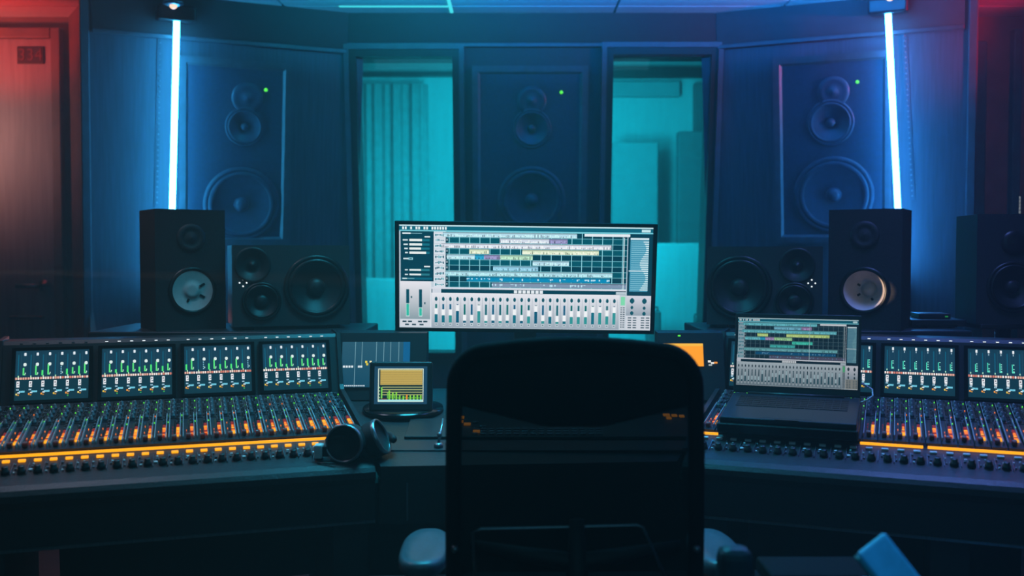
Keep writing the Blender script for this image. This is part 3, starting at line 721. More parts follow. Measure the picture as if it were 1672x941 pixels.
# seams of the fascia
for px in (587, 665, 1000, 1090):
    p = atY(px, 820, 2.40); f_ = (p.x - fl[0]) / (fr[0] - fl[0]); yy = fl[1] + (fr[1] - fl[1]) * f_ + .008
    mb = MB(); mb.bb((p.x - .002, yy - .002, .65), (p.x + .002, yy + .012, .742)); obj('panel_seam', mb, 'grey', t)
# control panels lying on the desktop
def desk_z(Y): return .785 + .09 * max(0, min(1, (Y - 2.40) / .72))
slope_c = math.atan2(.09, .72)
def desk_pt(px, py):
    p0 = Vector((0, 2.40, .785)); n = Vector((0, -math.sin(slope_c), math.cos(slope_c))); return onplane(px, py, p0, n)
pa = desk_pt(660, 718); pb = desk_pt(1130, 718); pc = desk_pt(665, 688)
cx_ = (pa.x + pb.x) / 2; dd = pc.y - pa.y
mb = MB(); mb.bb((-(pb.x - pa.x) / 2, 0, 0), ((pb.x - pa.x) / 2, dd, .008), 0, .002)
cp = obj('control_panel', mb, 'console', t, loc=(cx_, pa.y, pa.z + .0005), rot=(slope_c, 0, 0))
hw = (pb.x - pa.x) / 2
rnd = random.Random(5)
def on_panel(px, py):
    p = desk_pt(px, py) - Vector((cx_, pa.y, pa.z)); return p.x, p.y / math.cos(slope_c)
for (px, py, w_, m_) in ((751, 695, 12, 'amber'), (763, 699, 12, 'amber'), (778, 711, 12, 'amber'), (754, 688, 9, 'amber'), (743, 691, 6, 'amber'), (776, 696, 10, 'grey'), (788, 703, 10, 'grey'), (1088, 684, 12, 'amber'), (1101, 685, 10, 'amber'), (1113, 686, 9, 'amber'), (1092, 689, 9, 'amber')):
    x, y = on_panel(px, py); w2 = w_ * 2.55 / F / 2
    mb = MB(); mb.bb((-w2, -.007, 0), (w2, .007, .005), 0, .001); obj('lit_button' if m_ == 'amber' else 'button', mb, m_, cp, loc=(x, y, .008))
mb = MB()
for i in range(16):
    for j in range(3): mb.bb((-.2 + i * .022, .01 + j * .022, .008), (-.186 + i * .022, .024 + j * .022, .0115))
obj('button_bank', mb, 'grey', cp)
mb = MB(); pa2 = desk_pt(640, 738); pb2 = desk_pt(1125, 722); mb.bb((-(pb2.x - pa2.x) / 2 - .01, 0, 0), ((pb2.x - pa2.x) / 2, pb2.y - pa2.y, .004), 0, .001)
obj('wrist_plate', mb, 'strip', t, loc=((pa2.x + pb2.x) / 2, pa2.y, pa2.z + .0005), rot=(slope_c, 0, 0))
# little joystick with chrome lever by the chair's left edge
p = desk_pt(716, 733)
mb = MB(); mb.lathe([(.012, 0), (.012, .008), (.007, .012)], (0, 0, 0), 'z', 16); mb.tube([(0, 0, .01), (.004, .02, .03), (.009, .05, .06)], [.004, .0035, .003]); mb.lathe([(.0001, -.006), (.006, -.003), (.007, .002), (.004, .007), (.0001, .008)], (.002, .012, .028), 'z', 12)
obj('joystick', mb, 'alu', t, loc=(p.x, p.y, p.z + .004), rot=(slope_c, 0, 0))
# centre meter housings left and right
def centre_meter(pl, pr, name_, lab=None):
    Yb = 3.02; a = atY(pl, 543, Yb); b2 = atY(pr, 543, Yb); zb_ = desk_z(Yb) - .004
    mb = MB(); w = b2.x - a.x
    poly = [(-.02, 0), (.035, a.z - zb_ - .004), (.10, a.z - zb_), (.10, 0)]
    mb.prism([(-w / 2, y, z) for (y, z) in poly], (w, 0, 0))
    h = obj('meter_housing', mb, 'console', t, loc=((a.x + b2.x) / 2, Yb - .035, zb_ + .002)); return h, w, a.z - zb_
h1, w1, hh1 = centre_meter(550, 697, 'l')
ang = math.atan2(.055, hh1 - .004)
s = Scr(.205, .138); s.r(0, 0, 1, 1, ((40, 84, 104), (18, 68, 92)), 0)
for x in (.19, .29, .50, .61, .71, .83): s.r(x, .0, x + .008, 1 if x < .2 else .56, (118, 160, 172), 1)
s.r(.9, 0, 1, 1, (14, 92, 140), 1)
for x in (.02, .06, .1, .14, .24, .275): s.r(x, .525, x + .03, .57, (226, 236, 240), 2)
s.r(.345, .42, .375, .47, (240, 214, 60), 2); s.r(.41, .42, .44, .46, (250, 240, 190), 2); s.r(.36, .47, .39, .52, (220, 200, 60), 2)
for q in range(12): s.r(.02 + q * .028, .955, .04 + q * .028, .98, (210, 225, 232), 2)
d = link('display', s.mesh('display', 'screen'), h1, loc=(-.015, -.02 + .055 * .5 - .003, hh1 * .5 + .004), rot=(-ang, 0, 0))
h2, w2, hh2 = centre_meter(1074, 1180, 'r')
s = Scr(.12, .07); s.r(0, 0, 1, 1, (255, 158, 18), 0, 1.1); s.r(0, 0, 1, .12, (255, 190, 60), 1); s.r(.1, .4, .6, .5, (120, 60, 0), 1); s.r(.1, .65, .4, .72, (120, 60, 0), 1)
link('display', s.mesh('display', 'screen'), h2, loc=(-w2 / 2 + .075, -.02 + .055 * .66 - .003, hh2 * .66), rot=(-ang, 0, 0))
mb = MB()
mb.bb((-.038, -.002, 0), (-.030, .002, .004), 0); obj('status_light', mb, 'green_led', h2, loc=(.0, .034, hh2 * .93))
s = Scr(.03, .022); s.r(.0, .2, .3, .5, (240, 240, 235), 0); s.r(.3, .45, .6, .7, (240, 240, 235), 0); s.r(.6, .4, .95, .65, (240, 150, 50), 0); s.r(.05, .75, .4, .95, (180, 190, 190), 0)
link('display', s.mesh('display', 'screen'), h2, loc=(w2 / 2 - .035, -.02 + .055 * .5 - .003, hh2 * .55), rot=(-ang, 0, 0))
for px in (500, 1222):
    pass

# ------------------------------------------------------------------ wide monitor
def daw(w, h, dim):
    rnd = random.Random(9); s = Scr(w, h)
    if dim:
        def X(px): return (px - 1209) / 195.0
        def Yy(py): return (py - 526) / 108.0
    else:
        def X(px): return (px - 652.5) / 410.5
        def Yy(py): return (py - 366.5) / 173.0
    kk = .62 if dim else 1.0
    def q(x0, y0, x1, y1, c, L=1): s.r(x0, y0, x1, y1, c, L, kk)
    DK = (22, 44, 56) if dim else (2, 84, 100); DK2 = (16, 34, 46) if dim else (2, 58, 76)
    q(0, 0, 1, 1, (200, 214, 224), 0)
    q(.0, .012, 1, .05, (12, 100, 122), 1); q(0, .0, 1, .010, (206, 240, 246), 2)
    for k in range(18):
        if rnd.random() > .15: q(.012 + k * .0105, .018, .019 + k * .0105, .044, (240, 250, 250), 2)
    q(.955, .02, .99, .045, (200, 236, 240), 2); q(0, .05, 1, .062, (120, 208, 222), 2)
    ax0 = .186 if not dim else .062; hx0 = .136 if not dim else .005; ax1 = .9; ytop, ybot = .065, .60
    q(.005 if not dim else 0, .062, hx0, .545, DK2, 1)
    if not dim:
        q(.012, .075, .045, .088, (230, 240, 244), 2); q(.045, .08, .09, .084, (150, 200, 210), 2); q(.1, .108, .122, .12, (230, 240, 240), 2)
        for j, y in enumerate((.14, .182, .222, .262)):
            q(.014 + .003 * j, y, .034, y + .014, (214, 232, 236), 2); q(.04, y - .004, .12, y + .018, (20, 110, 128), 2); q(.04, y - .004, .04 + (.05, .05, .046, .066)[j], y + .018, (238, 244, 240), 3)
        q(.016, .32, .036, .334, (220, 236, 240), 2); q(.036, .316, .054, .338, (150, 210, 220), 2); q(.04, .322, .05, .332, (30, 80, 96), 3)
        q(.098, .395, .122, .408, (240, 244, 244), 2)
        for j, y in enumerate((.43, .474)): q(.022, y, .034, y + .012, (214, 232, 236), 2); q(.04, y - .004, .12, y + .016, (40, 120, 134), 2); q(.04, y - .002, .086, y + .014, (236, 242, 240), 3)
        q(.005, .51, .13, .53, (4, 96, 120), 2); q(.012, .514, .03, .524, (220, 236, 236), 3); q(.03, .517, .06, .521, (150, 200, 206), 3)
        # bottom-left meters
        q(.003, .545, .122, .915, ((236, 234, 240), (140, 160, 168)), 2)
        for (x, lv) in ((.027, .70), (.078, .74)):
            q(x, .625, x + .012, .885, (0, 74, 92), 3); q(x - .001, lv + .06, x + .013, .89, (210, 244, 240), 3); q(x + .001, lv + .07, x + .011, .882, (48, 190, 164), 4)
        q(.045, .69, .051, .71, (60, 100, 112), 3); q(.098, .75, .104, .77, (60, 100, 112), 3)
        q(.003, .918, .122, .99, (216, 220, 228), 2)
        for (x, y) in ((.012, .94), (.034, .94), (.074, .94), (.095, .94), (.022, .97), (.05, .97), (.08, .97)): q(x, y - .008, x + .016, y + .008, (40, 70, 84), 3)
        q(.1225, .545, .1265, .99, (230, 232, 238), 3)
    # track headers
    q(hx0, .062, ax0 - .004, .605, (222, 230, 238) if not dim else (150, 180, 192), 2)
    n = 10; rh = (ybot - ytop) / n
    for j in range(n):
        y = ytop + j * rh
        q(hx0 + .003, y + .002, ax0 - .008, y + .006, (190, 200, 212), 3)
        for k in range(6): q(hx0 + .006 + k * (ax0 - hx0 - .014) / 6, y + .014 + rnd.random() * .012, hx0 + .006 + (k + .8) * (ax0 - hx0 - .014) / 6, y + .03 + rnd.random() * .012, rnd.choice([(20, 120, 140), (60, 150, 166), (30, 92, 112), (120, 186, 198)]), 4)
        q(ax0 - .003, y, ax0 + .008, y + rh - .002, DK2, 2); q(ax0 + .001, y + .012, ax0 + .004, y + .03, (230, 240, 242), 3)
    q(ax0 + .008, ytop, ax1, ybot, DK, 1)
    for j in range(n): q(ax0 + .008, ytop + j * rh, ax1, ytop + (j + 1) * rh - .005, DK if j % 2 == 1 else DK2, 2)
    gx = ax0 + .01
    while gx < ax1: q(gx, ytop, gx + .0028, ybot, (150, 216, 226) if not dim else (90, 120, 130), 3); gx += .0403
    for j in range(n + 1): q(ax0, ytop + j * rh - .004, ax1, ytop + j * rh, (120, 196, 208) if not dim else (80, 104, 112), 3)
    def CX(px): return (px - 652.5) / 410.5 if not dim else None
    LT = (218, 226, 240); CY_ = (188, 226, 240); YE = (226, 240, 206); GR = (186, 226, 196); LI = (206, 208, 232); PU = (150, 146, 190); BL = (4, 140, 186)
    if dim: LT = (120, 190, 214); CY_ = (110, 200, 212); YE = (206, 240, 140); GR = (168, 226, 160); LI = (150, 190, 214); PU = (178, 150, 200); BL = (16, 86, 130)
    clips = [(0, 723, 940, CY_), (1, 815, 895, LT), (1, 895, 925, PU), (2, 721, 996, (226, 232, 244) if not dim else CY_), (3, 766, 798, YE), (3, 852, 976, YE), (4, 730, 775, CY_), (4, 775, 790, (40, 160, 200)), (4, 790, 816, PU), (4, 816, 869, GR), (5, 869, 928, CY_ if not dim else (70, 206, 180)), (6, 805, 878, (150, 206, 230) if not dim else (70, 186, 180)), (7, 727, 999, (176, 222, 234) if not dim else (110, 180, 186)), (8, 762, 995, BL), (9, 803, 1022, (130, 150, 176) if not dim else (90, 84, 110))]
    for (j, pa, pb, c) in clips:
        fa, fb = (pa - 652.5) / 410.5, (pb - 652.5) / 410.5
        if dim: fa = .062 + (fa - .186) * (.838 / .714); fb = .062 + (fb - .186) * (.838 / .714)
        y = ytop + j * rh; q(fa, y + .001, fb, y + rh - .007, c, 4)
        q(fa, y + .001, fb, y + .012, tuple(int(v * .78) for v in c), 5)
        nn = max(2, int((fb - fa) / .0062)); wv = (fb - fa) / nn
        for k in range(nn):
            a_ = rnd.random()
            if j in (8, 9):
                if rnd.random() > .72: q(fa + k * wv, y + .016, fa + (k + .85) * wv, y + .016 + a_ * .024, (196, 232, 244) if not dim else (110, 160, 190), 6)
            else:
                hgt = .006 + a_ * .024; q(fa + k * wv, y + rh - .010 - hgt, fa + (k + .7) * wv, y + rh - .010, tuple(min(255, int(v * 1.1) + 8) for v in c) if rnd.random() > .3 else tuple(int(v * .72) for v in c), 6)
                if rnd.random() > .8: q(fa + k * wv, y + .03, fa + (k + .4) * wv, y + .038, tuple(int(v * .4) for v in c), 7)
    xs_ = (.73, .91) if not dim else (.69, .90)
    q(xs_[0], .066, xs_[1], .092, (236, 242, 246), 5)
    q(.886, .1, .889, .6, (220, 240, 244), 5)
    if dim: q(.605, .062, .608, .6, (190, 220, 226), 8)
    # right-hand list
    q(.903, .062, 1, .66, DK2, 2); q(.912, .12, .985, .62, (70, 150, 178) if not dim else (84, 136, 156), 3); q(.912, .10, .985, .118, (220, 240, 246), 4)
    for k in range(24):
        y = .135 + k * .0202; q(.916, y, .985, y + .005, (150, 210, 226) if not dim else (120, 168, 184), 4); q(.985 - .022 + .012 * math.sin(k * .45), y - .002, .985, y + .008, (224, 244, 246) if not dim else (130, 180, 190), 5)
    q(.908, .415, .985, .423, (230, 246, 250), 6)
    # transport bar
    q(hx0 - (.008 if not dim else 0), .60, .9, .618, (224, 226, 236), 4); q(hx0 - (.008 if not dim else 0), .618, .9, .655, DK2, 4)
    q(hx0 - .005, .618, hx0 + .03, .655, (214, 220, 230), 5)
    b0 = .455 if not dim else .385
    for k in range(7): q(b0 + k * .017, .622, b0 + .013 + k * .017, .652, (236, 242, 246), 6)
    q(.86, .625, .9, .652, (190, 206, 214), 5)
    # mixer
    mx0 = .128 if not dim else .0; q(mx0, .655, .875, .995, ((236, 236, 242), (158, 172, 184)) if not dim else ((190, 204, 212), (110, 128, 138)), 4)
    nc = 26 if not dim else 30
    for k in range(nc):
        x = mx0 + .004 + k * (.865 - mx0) / nc; cw_ = (.865 - mx0) / nc; xm = x + cw_ * .5
        q(x + cw_ * .96, .70, x + cw_, .985, (150, 164, 176), 5)
        for (hx, hy) in ((.0052, .011), (.0036, .017), (.0018, .021)): q(xm - hx, .715 - hy, xm + hx, .715 + hy, (10, 84, 100) if not dim else (26, 44, 54), 6)
        col = rnd.choice([(4, 100, 112), (4, 92, 130), (0, 110, 108)]) if not dim else (24, 58, 70)
        q(xm - .0036, .765, xm + .0036, .94, col, 5)
        yf = rnd.choice([.80, .80, .835, .845, .89, .895]); q(xm - .0064, yf - .028, xm + .0064, yf + .03, (246, 248, 250) if not dim else (170, 196, 204), 7)
        q(xm - .0058, yf + .031, xm + .0058, .945, rnd.choice([(20, 110, 130), (50, 150, 150), (10, 90, 120)]) if not dim else (40, 80, 92), 6)
        q(xm - .005, .95, xm + .005, .975, (206, 216, 222), 7); q(xm - .003, .957, xm + .003, .967, (70, 110, 122), 8)
    q(.877, .662, .9, .995, (206, 212, 220) if not dim else (130, 140, 146), 5); q(.880, .672, .897, .755, (130, 222, 176) if not dim else (90, 190, 130), 6)
    for k in range(10):
        y = .775 + k * .021; q(.880, y, .886, y + .009, (60, 84, 96), 6); q(.889, y, .897, y + .009, (60, 84, 96), 6)
    q(.902, .66, 1, .855, ((220, 220, 230), (150, 164, 176)), 5); q(.902, .855, 1, .995, (214, 218, 226) if not dim else (150, 150, 144), 5)
    for (x, y, r_) in ((.925, .71, 1.5), (.974, .712, 1.5), (.925, .775, .9), (.974, .78, .9), (.925, .83, 1.1), (.974, .835, 1.1)):
        for (hx, hy) in ((.0075, .011), (.0052, .018), (.0026, .023)): q(x - hx * r_ * .8, y - hy * r_ * .8, x + hx * r_ * .8, y + hy * r_ * .8, (16, 84, 100) if not dim else (44, 60, 68), 7)
    for k in range(5):
        for x in (.91, .93, .962, .982): q(x, .872 + k * .024, x + .014, .882 + k * .024, (60, 84, 96), 7)
    return s
p = atY(858, 454, 3.05); mw_, mh_ = .799, .340
mon = thing('computer_monitor', 'wide monitor showing a bright audio editing program behind the chair', 'monitor', (p.x, 3.10, desk_z(3.05)))
hc = p.z - desk_z(3.05)
rotm = Matrix.Rotation(R(.75), 4, 'Y') @ Matrix.Rotation(R(6.5), 4, 'X')
mtx = Matrix.Translation((0, -.05, hc)) @ rotm
mb = MB(); mb.bb((-mw_ / 2, 0, -mh_ / 2), (mw_ / 2, .018, mh_ / 2), 0, .003); mb.bb((-mw_ / 2 + .12, .016, -mh_ / 2 + .05), (mw_ / 2 - .12, .045, mh_ / 2 - .05), 0, .008)
pan = obj('panel', mb, 'black', mon, mtx=mtx)
link('screen', daw(mw_ - .026, mh_ - .022, False).mesh('screen', 'screen'), pan, loc=(0, -.0004, 0))
mb = MB(); bw = .011
for (a, b2, c, d_) in ((-mw_ / 2, -mw_ / 2 + bw, -mh_ / 2, mh_ / 2), (mw_ / 2 - bw, mw_ / 2, -mh_ / 2, mh_ / 2), (-mw_ / 2 + bw, mw_ / 2 - bw, mh_ / 2 - .009, mh_ / 2), (-mw_ / 2 + bw, mw_ / 2 - bw, -mh_ / 2, -mh_ / 2 + .010)): mb.bb((a, -.004, c), (b2, .001, d_))
obj('bezel', mb, 'black_gloss', pan)
mb = MB(); mb.bb((-.035, .0, .008), (.035, .022, hc - .0), 0, .006); obj('stand_neck', mb, 'black', mon)
mb = MB(); mb.bb((-.13, -.09, .003), (.13, .06, .014), 0, .005); obj('stand_base', mb, 'black', mon, rot=(slope_c * .4, 0, 0))

# ------------------------------------------------------------------ small meter display on a round foot
p = desk_pt(656, 677); 
t = thing('meter_display', 'small tilted screen with yellow and green level bars left of the chair', 'display', (p.x, p.y, p.z))
tr_ = atY(708, 590, p.y + .01); tl_ = atY(606, 590, p.y + .01); wz_ = tr_.x - tl_.x; hz_ = tr_.z - atY(656, 672, p.y).z
mb = MB(); mb.lathe([(.113, -.006), (.117, 0), (.115, .007), (.08, .011), (.03, .014), (.0001, .015)], (0, .035, .008), 'z', 48); obj('round_foot', mb, 'black_gloss', t, rot=(slope_c * .5, 0, 0))
body = MB(); body.bb((-wz_ / 2, 0, 0), (wz_ / 2, .028, hz_), 0, .007)
hs = obj('housing', body, 'black', t, mtx=Matrix.Translation((0, -.035, .012)) @ Matrix.Rotation(R(-9), 4, 'X'))
mb = MB(); mb.bb((-.02, .028, .015), (.02, .05, .06), 0, .005); obj('hinge', mb, 'black', hs)
sw_, sh_ = wz_ * .715, hz_ * .655
s = Scr(sw_ * 1.17, sh_ * 1.14); s.r(0, 0, 1, 1, (28, 66, 92), 0)
def I(x0, y0, x1, y1, c, L): s.r(.07 + x0 * .86, .06 + y0 * .88, .07 + x1 * .86, .06 + y1 * .88, c, L)
I(0, 0, 1, 1, (226, 240, 220), 1); I(.02, .02, .985, .985, (12, 40, 46), 2); I(.05, .03, .975, .49, (196, 168, 82), 3)
for k in range(8): I(.05, .06 + k * .055, .975, .068 + k * .055, (150, 122, 58), 4)
I(.05, .03, .975, .055, (236, 226, 150), 4)
for k in range(4): I(.09, .545 + k * .075, .975, .572 + k * .075, (176, 176, 110), 3)
for k in range(9): I(.03, .05 + k * .1, .045, .09 + k * .1, (20, 60, 60) if k < 5 else (180, 240, 160), 5)
for k in range(11):
    x = .14 + k * .077; top = [.9, .66, .72, .7, .8, .82, .78, .8, .8, .79, .8][k]
    if k: I(x + .02, top, x + .052, .93, (240, 150, 40) if k == 6 else (140, 222, 60), 6); I(x - .012, top + .06, x + .008, .9, (110, 200, 70), 6)
I(.07, .56, .1, .9, (130, 220, 80), 6); I(.02, .93, .985, .985, (170, 230, 230), 6); I(.08, .9, .2, .93, (110, 40, 40), 6)
link('screen', s.mesh('screen', 'screen'), hs, loc=(0, -.0006, hz_ * .53))

# ------------------------------------------------------------------ headphones lying on the armrest
p = atY(563, 728, 2.40)
hp = thing('headphones', 'black over-ear headphones lying on the console edge left of the chair', 'headphones', (p.x, 2.425, .792), 0)
def cup(name_, c, nrm, r=.046, th=.03, ring='black'):
    z_ = Vector(nrm).normalized(); rt = z_.to_track_quat('Z', 'Y').to_matrix()
    mb = MB(); mb.lathe([(r * .72, -th * .9), (r * .95, -th * .85), (r * 1.0, -th * .5), (r * .98, 0), (r, .004), (r * .97, .010), (r * .90, .0125), (r * .86, .010), (r * .84, .007), (.0001, .006)], (0, 0, 0), 'z', 44, rot=rt)
    o = obj(name_, mb, 'black_soft', hp, loc=c)
    mb = MB(); mb.lathe([(r * .995, .004), (r * 1.012, .009), (r * .97, .0145), (r * .9, .0148), (r * .875, .0105)], (0, 0, 0), 'z', 44, rot=rt, cap=False); obj('ring', mb, 'alu', o)
    mb = MB(); mb.lathe([(r * .62, -th * .85), (r * .8, -th * .8), (r * .96, -th * 1.05), (r * .98, -th * 1.35), (r * .82, -th * 1.6), (r * .6, -th * 1.5)], (0, 0, 0), 'z', 36, rot=rt, cap=False); obj('ear_pad', mb, 'black_soft', o)
    return o
cup('ear_cup', (0, -.02, .046), (-.15, -1, .12), .047)
cup('ear_cup', (.072, .03, .05), (.90, -.12, .42), .046)
# headband arc lying back and to the left
mb = MB(); pts = []
for k in range(21):
    a = PI * k / 20; pts.append((.036 - .075 * math.cos(a) * 1.0, .03 + .10 * math.sin(a), .035 + .028 * math.sin(a) * 0 + .01))
mb.tube(pts, .0085, 10); obj('headband', mb, 'black_soft', hp)
mb = MB(); mb.tube([(-.046, -.01, .05), (-.03, -.02, .062), (0, -.02, .062)], .007, 8); obj('yoke', mb, 'black', hp)
q_ = atY(520, 734, 2.40); mb = MB(); mb.box((q_.x - p.x, -.02, q_.z - .797), (.02, .03, .034), 0, None, .004); mb.bb((q_.x - p.x + .008, -.03, q_.z - .797 - .012), (-.038, -.012, q_.z - .797 + .012), 1)
tag(obj('slider_end', mb, ['pale', 'black_soft'], hp), 'pale square headband end')
mb = MB(); pts = [(-.02, -.05, .003), (-.06, -.045, .003), (-.075, -.02, .003), (-.045, .0, .004), (-.01, -.03, .004)]; mb.tube(pts, .0022, 6); obj('cord', mb, 'black', hp)

# ------------------------------------------------------------------ laptop on its box (in the right wing's frame)
wr_m = Matrix.Translation((OR[0], OR[1], 0)) @ Matrix.Rotation(RR, 4, 'Z')
bx_m = wr_m @ Matrix.Translation((.062, .175, .835)) @ Matrix.Rotation(SL, 4, 'X')
t = thing('rack_unit', 'flat black equipment box under the laptop on the console', 'equipment', mtx=bx_m)
mb = MB(); mb.bb((0, 0, .003), (.345, .262, .029), 0, .004); obj('case', mb, 'black', t)
for (x, y) in ((.02, .02), (.325, .02), (.02, .23), (.325, .23)):
    mb = MB(); mb.lathe([(.008, -.0026), (.008, .004)], (x, y + .03, 0), 'z', 12); obj('foot', mb, 'rubber', t)
mb = MB(); mb.bb((.005, -.003, .006), (.34, .0005, .027), 0, .001); obj('front_panel', mb, 'black_gloss', t)
lap_m = bx_m @ Matrix.Translation((.006, .006, .0295))
lt = thing('laptop', 'open laptop showing an audio program on the right side of the console', 'laptop', mtx=lap_m)
lw, ld = .335, .245
mb = MB(); mb.bb((0, 0, 0.001), (lw, ld, .015), 0, .003); mb.bb((lw / 2 - .03, -.0005, .0135), (lw / 2 + .03, .006, .0155), 1); base = obj('base', mb, ['laptop', 'black'], lt)
mb = MB()
for j in range(6):
    y = ld - .028 - j * .0178; ks = 14 if j < 5 else 8
    for i in range(ks):
        kw = (lw - .05) / ks
        mb.bb((.025 + i * kw, y - .0145, .0148), (.025 + (i + 1) * kw - .002, y, .0162))
obj('keyboard', mb, 'key', lt)
mb = MB(); mb.bb((lw / 2 - .06, .012, .0148), (lw / 2 + .06, .085, .0154), 0, .0003); obj('trackpad', mb, 'laptop', lt)
mb = MB()
for x in (.02, lw - .026): mb.bb((x, .0, .0), (x + .006, .001, .006))
mb = MB(); mb.tube([(.04, ld - .004, .0155), (lw - .04, ld - .004, .0155)], .0055, 10); obj('hinge', mb, 'black', lt)
lid_m = Matrix.Translation((0, ld - .004, .017)) @ Matrix.Rotation(R(-17), 4, 'X')
lh = .222
mb = MB(); mb.bb((0, 0, 0), (lw, .006, lh), 0, .002); lid = obj('lid', mb, 'black', lt, mtx=lid_m)
link('screen', daw(lw - .014, lh - .034, True).mesh('screen', 'screen_lap'), lid, loc=(lw / 2, -.0006, lh / 2 + .004))
mb = MB(); mb.bb((lw * .475, -.0008, lh - .009), (lw * .525, .0, lh - .005)); obj('webcam', mb, 'black_gloss', lid)
mb = MB(); mb.tube([(lw, ld - .02, .008), (lw + .02, ld - .01, .016), (lw + .032, ld + .0, .024), (lw + .03, ld + .02, .036), (lw + .01, ld + .03, .045), (lw + .002, ld + .032, .048)], .0022, 8)
tag(obj('power_cable', mb, 'cable_w', mtx=lap_m), 'thin pale cable looping beside the right edge of the laptop', 'cable')

# ------------------------------------------------------------------ office chair in the foreground
CXc = atY(940, 600, 1.9).x
ch = thing('office_chair', 'large black mesh-back office chair in front of the console', 'chair', (CXc, 2.1, 0))
ztop = atY(940, 553, 1.9).z
YB = -.2
bwid = .247
def back_y(z): return YB + .05 * ((z - .80) / .35) ** 2 - .03 * max(0, (z - .8)) 
def outline(inset=0.0, zlow=.50, n=10):
    pts = []; w = bwid - inset; rc = .075 - inset * .6; zt_ = ztop - inset
    pts.append((-w, zlow)); 
    for k in range(1, 8): pts.append((-w - .002 * math.sin(PI * k / 8), zlow + (zt_ - rc - zlow) * k / 8))
    for k in range(n + 1):
        a = PI - PI / 2 * k / n; pts.append((-w + rc + rc * math.cos(a), zt_ - .012 - rc + rc * math.sin(a)))
    for k in range(1, 6): u = -1 + 2 * k / 6; pts.append((u * (w - rc), zt_ - .012 + .012 * (1 - u * u)))
    for k in range(n + 1):
        a = PI / 2 - PI / 2 * k / n; pts.append((w - rc + rc * math.cos(a), zt_ - .012 - rc + rc * math.sin(a)))
    for k in range(7, 0, -1): pts.append((w, zlow + (zt_ - rc - zlow) * k / 8))
    pts.append((w, zlow)); return pts
fo = outline(.014)
mb = MB(); mb.tube([(x, back_y(z), z) for (x, z) in fo] + [(.12, back_y(.47), .475), (-.12, back_y(.47), .475)], .0155, 12, closed=True); obj('back_frame', mb, 'dull_soft', ch)
# upper pad: grid sheet with thickness and an arched lower edge
def sheet(zl_fn, zu_fn, wfn, thick, mi_mat, name_, nx=28, nz=14, yo=0.0):
    vs = []; fs = []
    for i in range(nx + 1):
        u = -1 + 2 * i / nx
        for j in range(nz + 1):
            v = j / nz; x = u * wfn; z = zl_fn(u) + (zu_fn(u) - zl_fn(u)) * v
            y = back_y(z) + yo + .018 * (1 - u * u)
            vs.append((x, y, z))
    m_ = len(vs); vs += [(x, y + thick, z) for (x, y, z) in vs]
    def id_(i, j): return i * (nz + 1) + j
    for i in range(nx):
        for j in range(nz):
            fs.append((id_(i, j), id_(i + 1, j), id_(i + 1, j + 1), id_(i, j + 1))); fs.append(tuple(m_ + q for q in (id_(i, j), id_(i, j + 1), id_(i + 1, j + 1), id_(i + 1, j))))
    for i in range(nx):
        fs.append((id_(i, 0), m_ + id_(i, 0), m_ + id_(i + 1, 0), id_(i + 1, 0))); fs.append((id_(i, nz), id_(i + 1, nz), m_ + id_(i + 1, nz), m_ + id_(i, nz)))
    for j in range(nz):
        fs.append((id_(0, j), id_(0, j + 1), m_ + id_(0, j + 1), m_ + id_(0, j))); fs.append((id_(nx, j), m_ + id_(nx, j), m_ + id_(nx, j + 1), id_(nx, j + 1)))
    mb = MB(); mb.add(vs, fs, 0, True); return obj(name_, mb, mi_mat, ch)
zlp = atY(940, 700, 1.9).z
def top_fn(u):
    w = bwid - .014; rc = .07; x = abs(u) * w; zt_ = ztop - .02
    if x > w - rc: d = x - (w - rc); return zt_ - rc + math.sqrt(max(0, rc * rc - d * d))
    return zt_
sheet(lambda u: zlp + .06 * max(0, abs(u) - .25), top_fn, bwid - .014, .022, 'dull_soft', 'headrest_pad')
sheet(lambda u: .49, lambda u: zlp + .06 * max(0, abs(u) - .25) + .004, bwid - .014, .0015, 'mesh_fabric', 'mesh_back', nz=24, yo=.004)
# spine and lumbar frame behind the mesh
def CP3(px, py, Y): q = atY(px, py, Y); return (q.x - CXc, q.y - 2.1, q.z)
mb = MB(); mb.tube([(0, -.20, .47), (0, -.25, .56), (0, -.262, .68), (0, -.245, .80)], [.03, .026, .022, .014], 12); obj('spine', mb, 'black_soft', ch)
mb = MB(); mb.tube([(-.2, -.205, .74), (-.1, -.232, .73), (0, -.252, .72), (.1, -.232, .73), (.2, -.205, .74)], [.010, .014, .018, .014, .010], 10); obj('crossbar', mb, 'black_soft', ch)
mb = MB(); mb.tube([CP3(776, 955, 1.868), CP3(772, 870, 1.868), CP3(785, 864, 1.87), CP3(900, 862, 1.87), CP3(1040, 858, 1.87), CP3(1050, 862, 1.87), CP3(1092, 955, 1.868)], .0028, 8); obj('lumbar_frame', mb, 'alu', ch)
